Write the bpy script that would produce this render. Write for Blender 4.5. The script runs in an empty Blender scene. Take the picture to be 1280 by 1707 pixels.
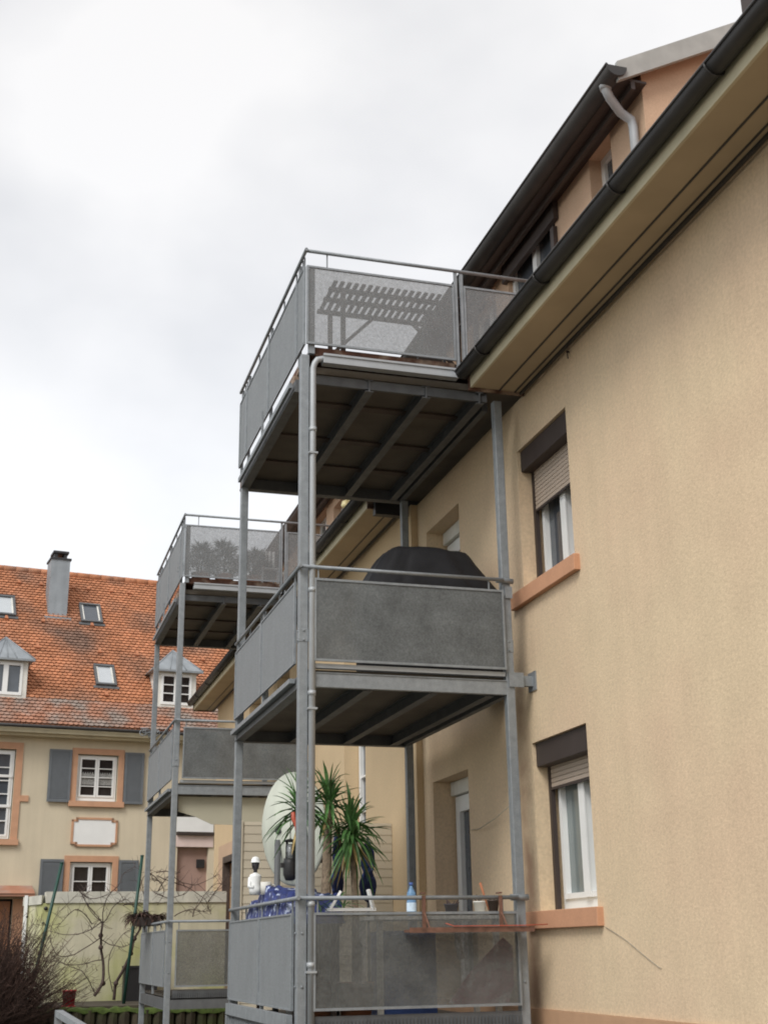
import bpy, math, random
from mathutils import Vector, Matrix
R = math.radians
random.seed(7)
SC = bpy.context.scene
COL = SC.collection

# ------------------------------------------------------------ camera
cam = bpy.data.objects.new('camera', bpy.data.cameras.new('camera'))
COL.objects.link(cam)
FPX = 2128.24
yaw, pitch, roll = R(-16.762), R(18.8695), R(-.8824)
_f = Vector((-math.sin(yaw)*math.cos(pitch), math.cos(yaw)*math.cos(pitch), math.sin(pitch)))
_r = Vector((math.cos(yaw), math.sin(yaw), 0)); _u = _r.cross(_f)
_r2 = _r*math.cos(roll)+_u*math.sin(roll); _u2 = -_r*math.sin(roll)+_u*math.cos(roll)
rot = Matrix((_r2, _u2, -_f)).transposed()
cam.matrix_world = rot.to_4x4()
cam.data.sensor_fit = 'HORIZONTAL'; cam.data.sensor_width = 36
cam.data.lens = FPX/1280*36
cam.data.clip_start = .1; cam.data.clip_end = 1000
SC.camera = cam

def at(x, y, Y):
    """world point at depth Y seen at photo pixel x, y"""
    d = _r2*((x-640)/FPX) - _u2*((y-853.5)/FPX) + _f
    return d*(Y/d.y)

# ------------------------------------------------------------ light
SUN_EL, SUN_AZ = 46, 224          # compass azimuth of the sun, 0 = +Y, clockwise
w = bpy.data.worlds.new('World'); SC.world = w; w.use_nodes = True
nt = w.node_tree; nt.nodes.clear()
def N(t, k, **kw):
    n = t.nodes.new(k)
    for a, b in kw.items(): setattr(n, a, b)
    return n
out = N(nt, 'ShaderNodeOutputWorld'); add = N(nt, 'ShaderNodeAddShader')
sky = N(nt, 'ShaderNodeTexSky', sky_type='NISHITA', sun_disc=False)
sky.sun_elevation = R(SUN_EL); sky.sun_rotation = R(SUN_AZ)
b1 = N(nt, 'ShaderNodeBackground'); b1.inputs[1].default_value = .05
b2 = N(nt, 'ShaderNodeBackground'); b2.inputs[1].default_value = .62
tc = N(nt, 'ShaderNodeTexCoord'); mp = N(nt, 'ShaderNodeMapping')
mp.inputs['Scale'].default_value = (1.3, 1.3, 1.9); mp.inputs['Location'].default_value = (3.2, .3, .85)
no = N(nt, 'ShaderNodeTexNoise'); no.inputs['Scale'].default_value = 2.2; no.inputs['Detail'].default_value = 5; no.inputs['Roughness'].default_value = .45
cr = N(nt, 'ShaderNodeValToRGB')
cr.color_ramp.elements[0].position = .36; cr.color_ramp.elements[0].color = (.82, .79, .74, 1)
cr.color_ramp.elements[1].position = .58; cr.color_ramp.elements[1].color = (1.12, 1.07, .99, 1)
lk = nt.links.new
lk(tc.outputs['Generated'], mp.inputs[0]); lk(mp.outputs[0], no.inputs[0]); lk(no.outputs[0], cr.inputs[0])
lk(cr.outputs[0], b2.inputs[0]); lk(sky.outputs[0], b1.inputs[0])
lk(b1.outputs[0], add.inputs[0]); lk(b2.outputs[0], add.inputs[1]); lk(add.outputs[0], out.inputs[0])
sun = bpy.data.objects.new('sun', bpy.data.lights.new('sun', 'SUN')); COL.objects.link(sun)
sun.data.energy = 1.7; sun.data.angle = R(25); sun.data.color = (1, .97, .92)
sd = Vector((math.sin(R(SUN_AZ))*math.cos(R(SUN_EL)), math.cos(R(SUN_AZ))*math.cos(R(SUN_EL)), math.sin(R(SUN_EL))))
sun.rotation_euler = sd.to_track_quat('Z', 'Y').to_euler()
SC.view_settings.view_transform = 'Standard'; SC.view_settings.look = 'None'
SC.cycles.filter_width = 1.9
SC.view_settings.exposure = 0.38; SC.view_settings.gamma = 1

# ------------------------------------------------------------ materials
def mat(name, c, rough=.7, metal=0, var=.12, scale=6, bump=0, bscale=80, spec=.5, streak=0, c2=None, c2pos=(.5, .62), c2scale=1.5, island=0, alpha=None, fine=0, fscale=60):
    m = bpy.data.materials.new(name); m.use_nodes = True; t = m.node_tree
    b = t.nodes['Principled BSDF']; L = t.links.new
    b.inputs['Roughness'].default_value = rough; b.inputs['Metallic'].default_value = metal
    b.inputs['Specular IOR Level'].default_value = spec
    co = N(t, 'ShaderNodeTexCoord').outputs['Object']
    def noise(s, det=4, vec=None, sc=None):
        n = N(t, 'ShaderNodeTexNoise'); n.inputs['Scale'].default_value = s; n.inputs['Detail'].default_value = det
        v = co
        if sc:
            q = N(t, 'ShaderNodeMapping'); q.inputs['Scale'].default_value = sc; L(co, q.inputs[0]); v = q.outputs[0]
        L(v, n.inputs[0]); return n.outputs[0]
    def rng(src, lo, hi, a=.3, bb=.7):
        n = N(t, 'ShaderNodeMapRange'); n.inputs[1].default_value = a; n.inputs[2].default_value = bb
        n.inputs[3].default_value = lo; n.inputs[4].default_value = hi; L(src, n.inputs[0]); return n.outputs[0]
    def mixc(f, A, B, mode='MIX'):
        n = N(t, 'ShaderNodeMix', data_type='RGBA', blend_type=mode)
        if hasattr(f, 'type'): L(f, n.inputs[0])
        else: n.inputs[0].default_value = f
        for s, v in ((6, A), (7, B)):
            if hasattr(v, 'type'): L(v, n.inputs[s])
            else: n.inputs[s].default_value = (*v, 1) if len(v) == 3 else v
        return n.outputs[2]
    def scalec(col, f):
        n = N(t, 'ShaderNodeVectorMath', operation='SCALE')
        if hasattr(col, 'type'): L(col, n.inputs[0])
        else: n.inputs[0].default_value = col
        L(f, n.inputs['Scale']); return n.outputs[0]
    col = tuple(c)
    if c2: col = mixc(rng(noise(c2scale, 6), 0, 1, *c2pos), c, c2)
    if var: col = scalec(col, rng(noise(scale), 1-var, 1+var))
    if fine: col = scalec(col, rng(noise(fscale, 2), 1-fine, 1+fine))
    if streak: col = scalec(col, rng(noise(1, 5, sc=(7, 7, .5)), 1-streak, 1+streak*.4))
    if island:
        g = N(t, 'ShaderNodeNewGeometry'); col = scalec(col, rng(g.outputs['Random Per Island'], 1-island, 1+island, 0, 1))
    if hasattr(col, 'type'): L(col, b.inputs['Base Color'])
    else: b.inputs['Base Color'].default_value = (*col, 1)
    if bump:
        bn = N(t, 'ShaderNodeBump'); bn.inputs['Strength'].default_value = bump; bn.inputs['Distance'].default_value = .01
        L(noise(bscale, 3), bn.inputs['Height']); L(bn.outputs[0], b.inputs['Normal'])
    if alpha is not None:
        tr = N(t, 'ShaderNodeBsdfTransparent'); mx = N(t, 'ShaderNodeMixShader'); o = t.nodes['Material Output']
        L(rng(noise(45, 2), alpha-.07, alpha+.07), mx.inputs[0])
        L(tr.outputs[0], mx.inputs[1]); L(b.outputs[0], mx.inputs[2]); L(mx.outputs[0], o.inputs[0])
    return m
M = {}
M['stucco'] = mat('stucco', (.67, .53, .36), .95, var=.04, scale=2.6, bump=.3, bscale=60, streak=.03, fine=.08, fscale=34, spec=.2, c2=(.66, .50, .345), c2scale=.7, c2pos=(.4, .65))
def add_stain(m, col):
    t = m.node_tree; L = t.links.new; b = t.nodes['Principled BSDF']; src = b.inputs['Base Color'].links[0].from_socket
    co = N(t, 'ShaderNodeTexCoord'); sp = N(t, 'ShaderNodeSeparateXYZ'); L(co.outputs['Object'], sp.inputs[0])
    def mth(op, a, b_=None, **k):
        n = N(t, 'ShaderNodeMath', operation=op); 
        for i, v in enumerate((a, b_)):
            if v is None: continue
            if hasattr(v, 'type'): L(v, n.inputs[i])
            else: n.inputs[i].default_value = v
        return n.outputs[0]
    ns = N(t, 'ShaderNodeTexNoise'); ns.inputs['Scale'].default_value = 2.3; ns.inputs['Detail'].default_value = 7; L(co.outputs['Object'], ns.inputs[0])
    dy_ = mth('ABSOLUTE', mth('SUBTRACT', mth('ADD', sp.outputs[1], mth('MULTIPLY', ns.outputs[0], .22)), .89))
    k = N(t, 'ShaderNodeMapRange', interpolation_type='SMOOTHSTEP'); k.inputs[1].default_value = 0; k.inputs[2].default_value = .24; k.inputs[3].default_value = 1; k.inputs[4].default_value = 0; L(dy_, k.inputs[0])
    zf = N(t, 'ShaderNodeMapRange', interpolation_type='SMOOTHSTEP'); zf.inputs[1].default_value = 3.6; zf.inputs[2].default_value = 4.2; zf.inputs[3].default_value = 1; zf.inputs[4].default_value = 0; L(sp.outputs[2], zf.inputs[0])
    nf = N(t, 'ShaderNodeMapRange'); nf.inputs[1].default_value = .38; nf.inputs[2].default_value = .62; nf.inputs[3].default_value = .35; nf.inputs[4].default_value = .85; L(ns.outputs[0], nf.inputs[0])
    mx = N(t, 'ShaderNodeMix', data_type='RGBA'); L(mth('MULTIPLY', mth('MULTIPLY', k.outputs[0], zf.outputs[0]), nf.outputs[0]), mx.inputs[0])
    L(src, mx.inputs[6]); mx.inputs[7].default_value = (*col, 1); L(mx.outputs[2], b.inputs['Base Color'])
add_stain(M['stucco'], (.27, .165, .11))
M['stucco_far'] = mat('stucco_far', (.60, .46, .29), .95, var=.06, scale=1, bump=.3, fine=.05, spec=.2)
M['stucco_peach'] = mat('stucco_peach', (.54, .38, .265), .95, var=.05, scale=2, bump=.4, fine=.06, spec=.2)
M['plinth'] = mat('plinth_paint', (.50, .31, .19), .9, var=.06, bump=.3, spec=.2)
M['house_wall'] = mat('house_render', (.62, .545, .41), .95, var=.07, scale=.9, bump=.3, bscale=30, fine=.05, spec=.2, streak=.05)
M['orange'] = mat('orange_stone', (.53, .30, .185), .85, var=.06, fine=.05)
M['salmon'] = mat('salmon_stone', (.55, .29, .17), .85, var=.05, fine=.05)
M['galv'] = mat('galvanised_steel', (.25, .27, .285), .55, .3, var=.13, scale=14, fine=.08, fscale=90, streak=.06)
M['galv_dark'] = mat('galvanised_frame', (.115, .12, .125), .65, .2, var=.15, scale=9, streak=.1)  # dark tone also deepens the shade on the framing under the decks
M['galv_light'] = mat('bright_zinc', (.37, .39, .405), .5, .2, var=.08, scale=6)
M['perf'] = mat('perforated_sheet', (.25, .26, .265), .65, .1, var=.06, scale=5, fine=.08, fscale=70, alpha=.50)
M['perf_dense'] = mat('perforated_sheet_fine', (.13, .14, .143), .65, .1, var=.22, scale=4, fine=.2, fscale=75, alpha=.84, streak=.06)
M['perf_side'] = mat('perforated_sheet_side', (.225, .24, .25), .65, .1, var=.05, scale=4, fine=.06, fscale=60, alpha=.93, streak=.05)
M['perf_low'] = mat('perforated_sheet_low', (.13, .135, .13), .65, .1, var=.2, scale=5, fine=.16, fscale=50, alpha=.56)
M['soffit_board'] = mat('deck_underside', (.105, .09, .072), .85, var=.18, scale=3)  # base colour darkened to deepen the shade below the decks
M['deck_wood'] = mat('weathered_deck_board', (.11, .05, .032), .85, var=.4, scale=12, c2=(.27, .20, .15), c2scale=5)
M['gutter'] = mat('dark_gutter', (.04, .038, .037), .5, .2, var=.2, scale=4)
M['fascia'] = mat('fascia_paint', (.55, .49, .34), .7, var=.08, scale=2, streak=.06)
M['soffit'] = mat('soffit_paint', (.43, .34, .225), .8, var=.08, scale=2)
M['brown'] = mat('dark_brown_metal', (.045, .032, .028), .55, var=.1)
M['darkwood'] = mat('dark_wood', (.07, .05, .04), .7, var=.2)
M['white'] = mat('white_pvc', (.80, .81, .80), .4, var=.04, scale=3)
M['white_dirty'] = mat('white_weathered', (.68, .67, .62), .7, var=.1, scale=5, streak=.1)
M['glass'] = mat('window_glass', (.075, .085, .10), .08, var=.1, spec=.8)
M['glass_dark'] = mat('dark_window_glass', (.025, .022, .022), .15, var=.2, spec=.35)
M['curtain_glass'] = mat('glass_with_net_curtain', (.20, .235, .235), .12, var=.1, scale=3, spec=.6)
M['sky_glass'] = mat('skylight_glass', (.45, .48, .50), .06, var=.03, spec=.9)
M['lace'] = mat('lace_curtain', (.42, .42, .40), .9, var=.35, scale=30)
M['shutter'] = mat('roller_shutter', (.47, .385, .31), .6, var=.04)
M['grey_shutter'] = mat('grey_painted_wood', (.135, .15, .165), .6, var=.06)
M['tile'] = mat('clay_tile', (.44, .19, .10), .9, var=.15, scale=1.2, island=.15, c2=(.22, .135, .10), c2pos=(.46, .72), c2scale=.75, fine=.15, fscale=14, spec=.25)
M['tile_old'] = mat('mossy_clay_tile', (.38, .19, .125), .9, var=.15, scale=3, island=.12, c2=(.27, .22, .19), c2pos=(.42, .6), c2scale=1.5, spec=.2)
M['zinc'] = mat('zinc_sheet', (.27, .295, .315), .55, .2, var=.12, scale=3, streak=.12)
M['black_cover'] = mat('black_tarpaulin', (.009, .009, .011), .7, var=.3, spec=.3, bump=.5, bscale=9)
M['black'] = mat('black_plastic', (.02, .02, .022), .5, var=.1)
M['dish'] = mat('dish_paint', (.60, .63, .54), .6, var=.07, scale=3, streak=.08)
M['leaf'] = mat('yucca_leaf', (.075, .175, .05), .45, var=.35, scale=6, island=.35)
M['leaf_dry'] = mat('dry_yucca_leaf', (.36, .27, .11), .8, var=.3, island=.2)
M['trunk'] = mat('fibrous_trunk', (.22, .17, .12), .95, var=.35, scale=25, bump=.8, bscale=50)
M['navy'] = mat('navy_fabric', (.012, .018, .06), .9, var=.45, scale=7, bump=.6, bscale=12, c2=(.05, .08, .24), c2scale=12, c2pos=(.52, .6))
M['blue_cloth'] = mat('blue_oilcloth', (.018, .03, .13), .7, var=.5, scale=18, bump=.6, bscale=14, c2=(.42, .48, .62), c2scale=14, c2pos=(.56, .64))
M['blue_box'] = mat('blue_plastic', (.06, .12, .36), .5, var=.1)
M['red'] = mat('red_plastic', (.42, .012, .03), .45, var=.1)
M['redorange'] = mat('red_orange_plastic', (.45, .09, .05), .5, var=.1)
M['rust'] = mat('rusty_steel', (.15, .075, .05), .85, var=.35, scale=20)
M['bottle'] = mat('blue_bottle_plastic', (.20, .38, .62), .2, var=.15, scale=25, alpha=.6)
M['bottle_label'] = mat('bottle_label', (.55, .68, .80), .5, var=.15, scale=40)
M['screen'] = mat('slatted_screen_beige', (.56, .50, .39), .85, var=.05, scale=2)
M['awning'] = mat('awning_canvas', (.42, .40, .31), .9, var=.07, scale=2)
M['pinkcloth'] = mat('pink_floral_cloth', (.62, .22, .26), .9, var=.4, scale=9, c2=(.75, .68, .68), c2scale=9)
M['terracotta'] = mat('terracotta', (.40, .16, .08), .85, var=.1)
M['skin_stone'] = mat('dark_stone', (.05, .045, .05), .7, var=.1)
M['garden_wall'] = mat('mossy_concrete', (.56, .53, .40), .95, var=.1, scale=2, c2=(.44, .45, .20), c2scale=.8, c2pos=(.42, .62), streak=.15, fine=.06, spec=.2)
M['coping'] = mat('concrete_coping', (.55, .54, .47), .95, var=.12, scale=5, streak=.1)
M['green_pole'] = mat('green_plastic_coating', (.012, .06, .045), .5, var=.1)
M['bark'] = mat('vine_bark', (.075, .052, .045), .95, var=.3, scale=20)
M['twig'] = mat('reddish_twig', (.065, .036, .027), .95, var=.3, scale=8, island=.4)
M['palisade'] = mat('dark_mossy_timber', (.055, .045, .028), .95, var=.3, scale=4, c2=(.05, .06, .02), island=.3)
M['moss'] = mat('moss', (.06, .09, .018), 1, var=.4, scale=12, bump=1, bscale=20)
M['soil'] = mat('soil', (.06, .05, .035), 1, var=.3, scale=4, bump=.6, bscale=10)
M['ground'] = mat('ground_paving', (.10, .095, .085), .95, var=.2, scale=1.5, c2=(.05, .06, .03), c2scale=.3)
M['brownwall'] = mat('dull_pink_render', (.36, .24, .20), .95, var=.07)
M['conifer'] = mat('conifer_needles', (.04, .065, .03), .8, var=.3, island=.4)
M['orange_door'] = mat('stained_wood_door', (.36, .17, .09), .7, var=.15, scale=3)
M['pale_pink'] = mat('pale_pink_render', (.70, .56, .52), .9, var=.04)
M['stain'] = mat('damp_stain', (.36, .25, .16), .95, var=.2, scale=5, c2=(.5, .37, .24), c2scale=3)
M['cable'] = mat('grey_cable', (.42, .37, .29), .8, var=.1)
M['verge'] = mat('verge_metal', (.36, .36, .34), .6, .1, var=.1, streak=.08)
M['lamp'] = mat('lamp_opal', (.62, .55, .30), .4, var=.05)

# ------------------------------------------------------------ mesh helper
ORG = {}
def tag(o, label=None, cat=None, group=None, kind=None):
    if label: o['label'] = label
    if cat: o['category'] = cat
    if group: o['group'] = group
    if kind: o['kind'] = kind
    return o
def thing(name, loc, label, cat, group=None, rz=0):
    o = bpy.data.objects.new(name, None); COL.objects.link(o); o.empty_display_size = .2
    o.location = loc; o.rotation_euler = (0, 0, rz); ORG[o.name] = Vector(loc) if not rz else Vector((0, 0, 0))
    return tag(o, label, cat, group)

class MB:
    """collects geometry; F maps (a, b, c) to coordinates"""
    def __init__(s, F=None): s.v = []; s.f = []; s.F = F or (lambda a, b, c: (a, b, c)); s.smooth = []
    def P(s, p): s.v.append(Vector(s.F(*p))); return len(s.v)-1
    def face(s, pts, sm=False):
        s.f.append([s.P(p) for p in pts]); s.smooth.append(sm); return s
    def box(s, a0, a1, b0, b1, c0, c1):
        i = [s.P((a, b, c)) for a in (a0, a1) for b in (b0, b1) for c in (c0, c1)]
        for q in ((0, 1, 3, 2), (4, 6, 7, 5), (0, 4, 5, 1), (2, 3, 7, 6), (0, 2, 6, 4), (1, 5, 7, 3)):
            s.f.append([i[k] for k in q]); s.smooth.append(False)
        return s
    def tube(s, pts, r, n=8, cap=True, sm=True):
        pts = [Vector(s.F(*p)) for p in pts]
        rs = r if isinstance(r, (list, tuple)) else [r]*len(pts)
        rings = []; up = None
        for k, p in enumerate(pts):
            d = (pts[min(k+1, len(pts)-1)]-pts[max(k-1, 0)])
            if d.length < 1e-9: d = Vector((0, 0, 1))
            d.normalize()
            if up is None: up = d.orthogonal().normalized()
            x = up-d*up.dot(d)
            if x.length < 1e-4: x = d.orthogonal()
            x.normalize(); up = x; y = d.cross(x)
            base = len(s.v)
            for j in range(n):
                a = 2*math.pi*j/n
                s.v.append(p+(x*math.cos(a)+y*math.sin(a))*rs[k])
            rings.append(base)
        for a, b in zip(rings, rings[1:]):
            for j in range(n):
                s.f.append([a+j, a+(j+1) % n, b+(j+1) % n, b+j]); s.smooth.append(sm)
        if cap:
            s.f.append([rings[0]+j for j in range(n)][::-1]); s.f.append([rings[-1]+j for j in range(n)]); s.smooth += [False, False]
        return s
    def bar(s, p, q, w, h=None, up=(0, 0, 1)):
        """rectangular bar from p to q"""
        h = h or w
        p = Vector(s.F(*p)); q = Vector(s.F(*q)); d = (q-p).normalized(); u = Vector(up)
        if abs(d.dot(u)) > .99: u = Vector((0, 1, 0))
        x = d.cross(u).normalized(); y = x.cross(d)
        b = len(s.v)
        for c in (p, q):
            for sx, sy in ((-1, -1), (1, -1), (1, 1), (-1, 1)):
                s.v.append(c+x*sx*w/2+y*sy*h/2)
        for f in ((3, 2, 1, 0), (4, 5, 6, 7), (0, 1, 5, 4), (1, 2, 6, 5), (2, 3, 7, 6), (3, 0, 4, 7)):
            s.f.append([b+k for k in f]); s.smooth.append(False)
        return s
    def prism(s, poly, c0, c1):
        """poly of (a,b) extruded along c"""
        n = len(poly); b = [s.P((a, bb, c0)) for a, bb in poly]; t = [s.P((a, bb, c1)) for a, bb in poly]
        s.f += [b[::-1], t]; s.smooth += [False, False]
        for k in range(n): s.f.append([b[k], b[(k+1) % n], t[(k+1) % n], t[k]]); s.smooth.append(False)
        return s
    def lathe(s, prof, ctr, n=20, axis=(0, 0, 1)):
        ax = Vector(axis).normalized(); x = ax.orthogonal().normalized(); y = ax.cross(x); ctr = Vector(s.F(*ctr)); rings = []
        for r, h in prof:
            rings.append(len(s.v))
            for j in range(n):
                a = 2*math.pi*j/n; s.v.append(ctr+ax*h+(x*math.cos(a)+y*math.sin(a))*max(r, 1e-4))
        for a, b in zip(rings, rings[1:]):
            for j in range(n): s.f.append([a+j, a+(j+1) % n, b+(j+1) % n, b+j]); s.smooth.append(True)
        return s
    def build(s, name, m, parent=None, bevel=0, label=None):
        me = bpy.data.meshes.new(name); o = bpy.data.objects.new(name, me); COL.objects.link(o)
        if parent is not None:
            r = parent
            while r.parent: r = r.parent
            off = ORG.get(r.name, Vector((0, 0, 0))); o.parent = parent
        else:
            xs = [v.x for v in s.v]; ys = [v.y for v in s.v]; zs = [v.z for v in s.v]
            off = Vector(((min(xs)+max(xs))/2, (min(ys)+max(ys))/2, min(zs))); o.location = off; ORG[o.name] = off
        me.from_pydata([v-off for v in s.v], [], s.f)
        me.polygons.foreach_set('use_smooth', s.smooth)
        import bmesh
        b = bmesh.new(); b.from_mesh(me); bmesh.ops.recalc_face_normals(b, faces=b.faces); b.to_mesh(me); b.free()
        me.materials.append(M[m] if isinstance(m, str) else m)
        if bevel:
            bv = o.modifiers.new('bevel', 'BEVEL'); bv.width = bevel; bv.segments = 2; bv.limit_method = 'ANGLE'
        if label: o['label'] = label
        return o

def wall_sheet(mb, u0, u1, v0, v1, holes, depth):
    """front sheet with rectangular holes and their reveals; F(u, v, n), n = 0 is the face, negative goes in"""
    us = sorted({u0, u1, *[h[0] for h in holes], *[h[1] for h in holes]})
    vs = sorted({v0, v1, *[h[2] for h in holes], *[h[3] for h in holes]})
    for a, b in zip(us, us[1:]):
        for c, d in zip(vs, vs[1:]):
            mu, mv = (a+b)/2, (c+d)/2
            if any(h[0] < mu < h[1] and h[2] < mv < h[3] for h in holes): continue
            mb.face([(a, c, 0), (b, c, 0), (b, d, 0), (a, d, 0)])
    for a, b, c, d in holes:
        mb.face([(a, c, 0), (a, d, 0), (a, d, -depth), (a, c, -depth)]); mb.face([(b, c, 0), (b, d, 0), (b, d, -depth), (b, c, -depth)])
        mb.face([(a, c, 0), (b, c, 0), (b, c, -depth), (a, c, -depth)]); mb.face([(a, d, 0), (b, d, 0), (b, d, -depth), (a, d, -depth)])

def window(parent, F, u0, u1, v0, v1, n, cols=2, bars=0, glass='glass', fw=.055, sash=.055, frame_m='white', bottom=None, barw=.025):
    """window part with panes; n = depth of its outer face"""
    f = MB(F); d = .06
    f.box(u0, u0+fw, v0, v1, n-d, n); f.box(u1-fw, u1, v0, v1, n-d, n)
    f.box(u0+fw, u1-fw, v1-fw, v1, n-d, n-.001); f.box(u0+fw, u1-fw, v0, v0+(bottom or fw), n-d, n-.001)
    a, b = u0+fw, u1-fw; c, e = v0+(bottom or fw), v1-fw
    step = (b-a)/cols; panes = []
    for k in range(cols):
        p, q = a+k*step+.004, a+(k+1)*step-.004
        f.box(p, p+sash, c, e, n-.05, n+.02); f.box(q-sash, q, c, e, n-.05, n+.02)
        f.box(p+sash, q-sash, c, c+sash, n-.05, n+.018); f.box(p+sash, q-sash, e-sash, e, n-.05, n+.018)
        for j in range(1, bars+1):
            vv = c+sash+(e-c-2*sash)*j/(bars+1); f.box(p+sash, q-sash, vv-barw/2, vv+barw/2, n-.03, n+.012)
        panes.append((p+sash, q-sash, c+sash, e-sash))
    o = f.build('window', frame_m, parent)
    for p, q, r_, s_ in panes:
        MB(F).box(p, q, r_, s_, n-.035, n-.03).build('pane', glass, o)
    return o

# ------------------------------------------------------------ ground
g = MB(); g.face([(-150, -60, -1.6), (250, -60, -1.6), (250, 400, -1.6), (-150, 400, -1.6)])
tag(g.build('ground', 'ground'), kind='structure')
g = MB(); g.box(-10, 4.2, 22.62, 31.4, -1.58, -.83); tag(g.build('terrace_soil', 'soil'), kind='structure')

# ------------------------------------------------------------ main apartment building
W = 4.513; W2 = 4.433; YS = 13.62; YE = 27.4
FX = lambda X: (lambda u, v, n: (X-n, u, v))
apt = thing('apartment_building', (W, 10, -1.6), 'long beige stuccoed apartment block with dark eaves gutter on the right, carrying the steel balconies', 'apartment building')
DX = 5.1
near_holes = [(9.42, 10.54, 3.11, 4.48), (9.42, 10.54, .28, 1.70), (12.2, 13.3, -.5, 1.69), (12.2, 13.3, 2.35, 4.53)]
far_holes = [(15.7, 16.75, 1.1, 4.1), (18.42, 19.4, .3, 1.9), (24.4, 26.0, -.6, 1.63), (20.2, 21.2, 2.35, 4.4), (22.6, 23.7, 3.1, 4.4)]
m = MB(FX(W)); wall_sheet(m, -6, YS, -.5, 4.98, near_holes, .34)
m.box(-6, -5.99, -1.6, 4.98, -9, -.01)
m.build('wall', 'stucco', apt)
m = MB(FX(W2)); wall_sheet(m, YS, YE, -1.6, 4.98, far_holes, .34)
m.face([(YS, -1.6, 0), (YS, 4.98, 0), (YS, 4.98, -.1), (YS, -1.6, -.1)])
m.face([(YE, -1.6, 0), (YE, 4.98, 0), (YE, 4.98, -9), (YE, -1.6, -9)])
m.face([(YE, 4.98, 0), (YE, 10.2, -4.7), (YE, 4.98, -9)])
m.build('wall', 'stucco_far', apt)
m = MB(FX(W)); m.box(-6, YS-.003, -1.6, -.502, -.2, .025); m.build('plinth', 'plinth', apt)
# dark slabs stand in for the unlit rooms behind the windows
for (a, b, c, d), X in [(h, W) for h in near_holes]+[(h, W2) for h in far_holes]:
    MB(FX(X)).box(a-.3, b+.3, c-.3, d+.3, -.60, -.42).build('dark_room_backing', 'darkwood', apt)

def big_window(c0, c1, v0, v1, shutter_v, X, glass, sill=True):
    F = FX(X)
    o = window(apt, F, c0+.02, c1-.02, v0, v1-.2, -.215, 2, 0, glass, fw=.045, sash=.045, bottom=.09)
    MB(F).box((c0+c1)/2-.055, (c0+c1)/2+.055, v0+.09, v1-.25, -.194, -.18).build('mullion', 'white', o)
    MB(F).box(c0+.005, c1-.005, v1-.21, v1-.004, -.19, -.03).build('shutter_box', 'brown', o, .006)
    s = MB(F); k = v1-.19
    while k > shutter_v+.001:
        s.box(c0+.05, c1-.05, k-.036, k-.004, -.157, -.143); s.box(c0+.05, c1-.05, k-.04, k-.036, -.155, -.148); k -= .04
    s.build('roller_shutter', 'shutter', o)
    MB(F).box(c0+.045, c1-.045, k-.02, k, -.161, -.138).build('shutter_rail', 'brown', o)
    for g0 in (c0+.003, c1-.045): MB(F).box(g0, g0+.042, v0+.004, v1-.212, -.178, -.135).build('guide_rail', 'brown', o)
    if sill:
        MB(F).box(c0-.09, c1+.22, v0-.145, v0-.004, -.19, .055).build('sill', 'salmon', o, .004)
    return o
big_window(9.42, 10.54, 3.11, 4.48, 3.90, W, 'glass')
big_window(9.42, 10.54, .28, 1.70, 1.31, W, 'curtain_glass')
for z0, z1 in ((-.5, 1.69), (2.35, 4.53)):   # balcony doors
    o = window(apt, FX(W), 12.23, 13.27, z0+.01, z1-.16, -.24, 1, 0, 'glass', fw=.07, sash=.1, bottom=.1)
    MB(FX(W)).box(12.23, 13.27, z1-.15, z1-.003, -.32, -.19).build('shutter_box', 'white_dirty', o, .006)
window(apt, FX(W2), 15.72, 16.73, 1.12, 4.08, -.2, 1, 5, 'glass', fw=.08)
window(apt, FX(W2), 18.44, 19.38, .32, 1.88, -.2, 1, 1, 'glass')
window(apt, FX(W2), 20.22, 21.18, 2.36, 4.38, -.2, 1, 0, 'glass')
window(apt, FX(W2), 22.62, 23.68, 3.12, 4.38, -.2, 2, 1, 'glass')
F = FX(W2); d = MB(F); d.box(24.42, 25.98, -.6, 1.6, -.22, -.16); dd = d.build('door', 'orange_door', apt)
d = MB(F); d.box(24.32, 24.42, -.6, 1.63, -.1, .04); d.box(25.98, 26.08, -.6, 1.63, -.1, .04); d.box(24.32, 26.08, 1.63, 1.75, -.1, .041); d.build('frame', 'darkwood', dd)
m = MB(F); m.box(24.1, 24.316, -.6, 2.0, .002, .02); m.box(26.086, 26.7, -.6, 2.0, .002, .02); m.box(24.316, 26.086, 1.756, 2.0, .002, .02); m.build('door_surround', 'stucco_peach', apt)
MB(F).box(15.2, 15.26, 1.18, 1.3, .001, .03).build('vent_slot', 'black', apt)

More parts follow.
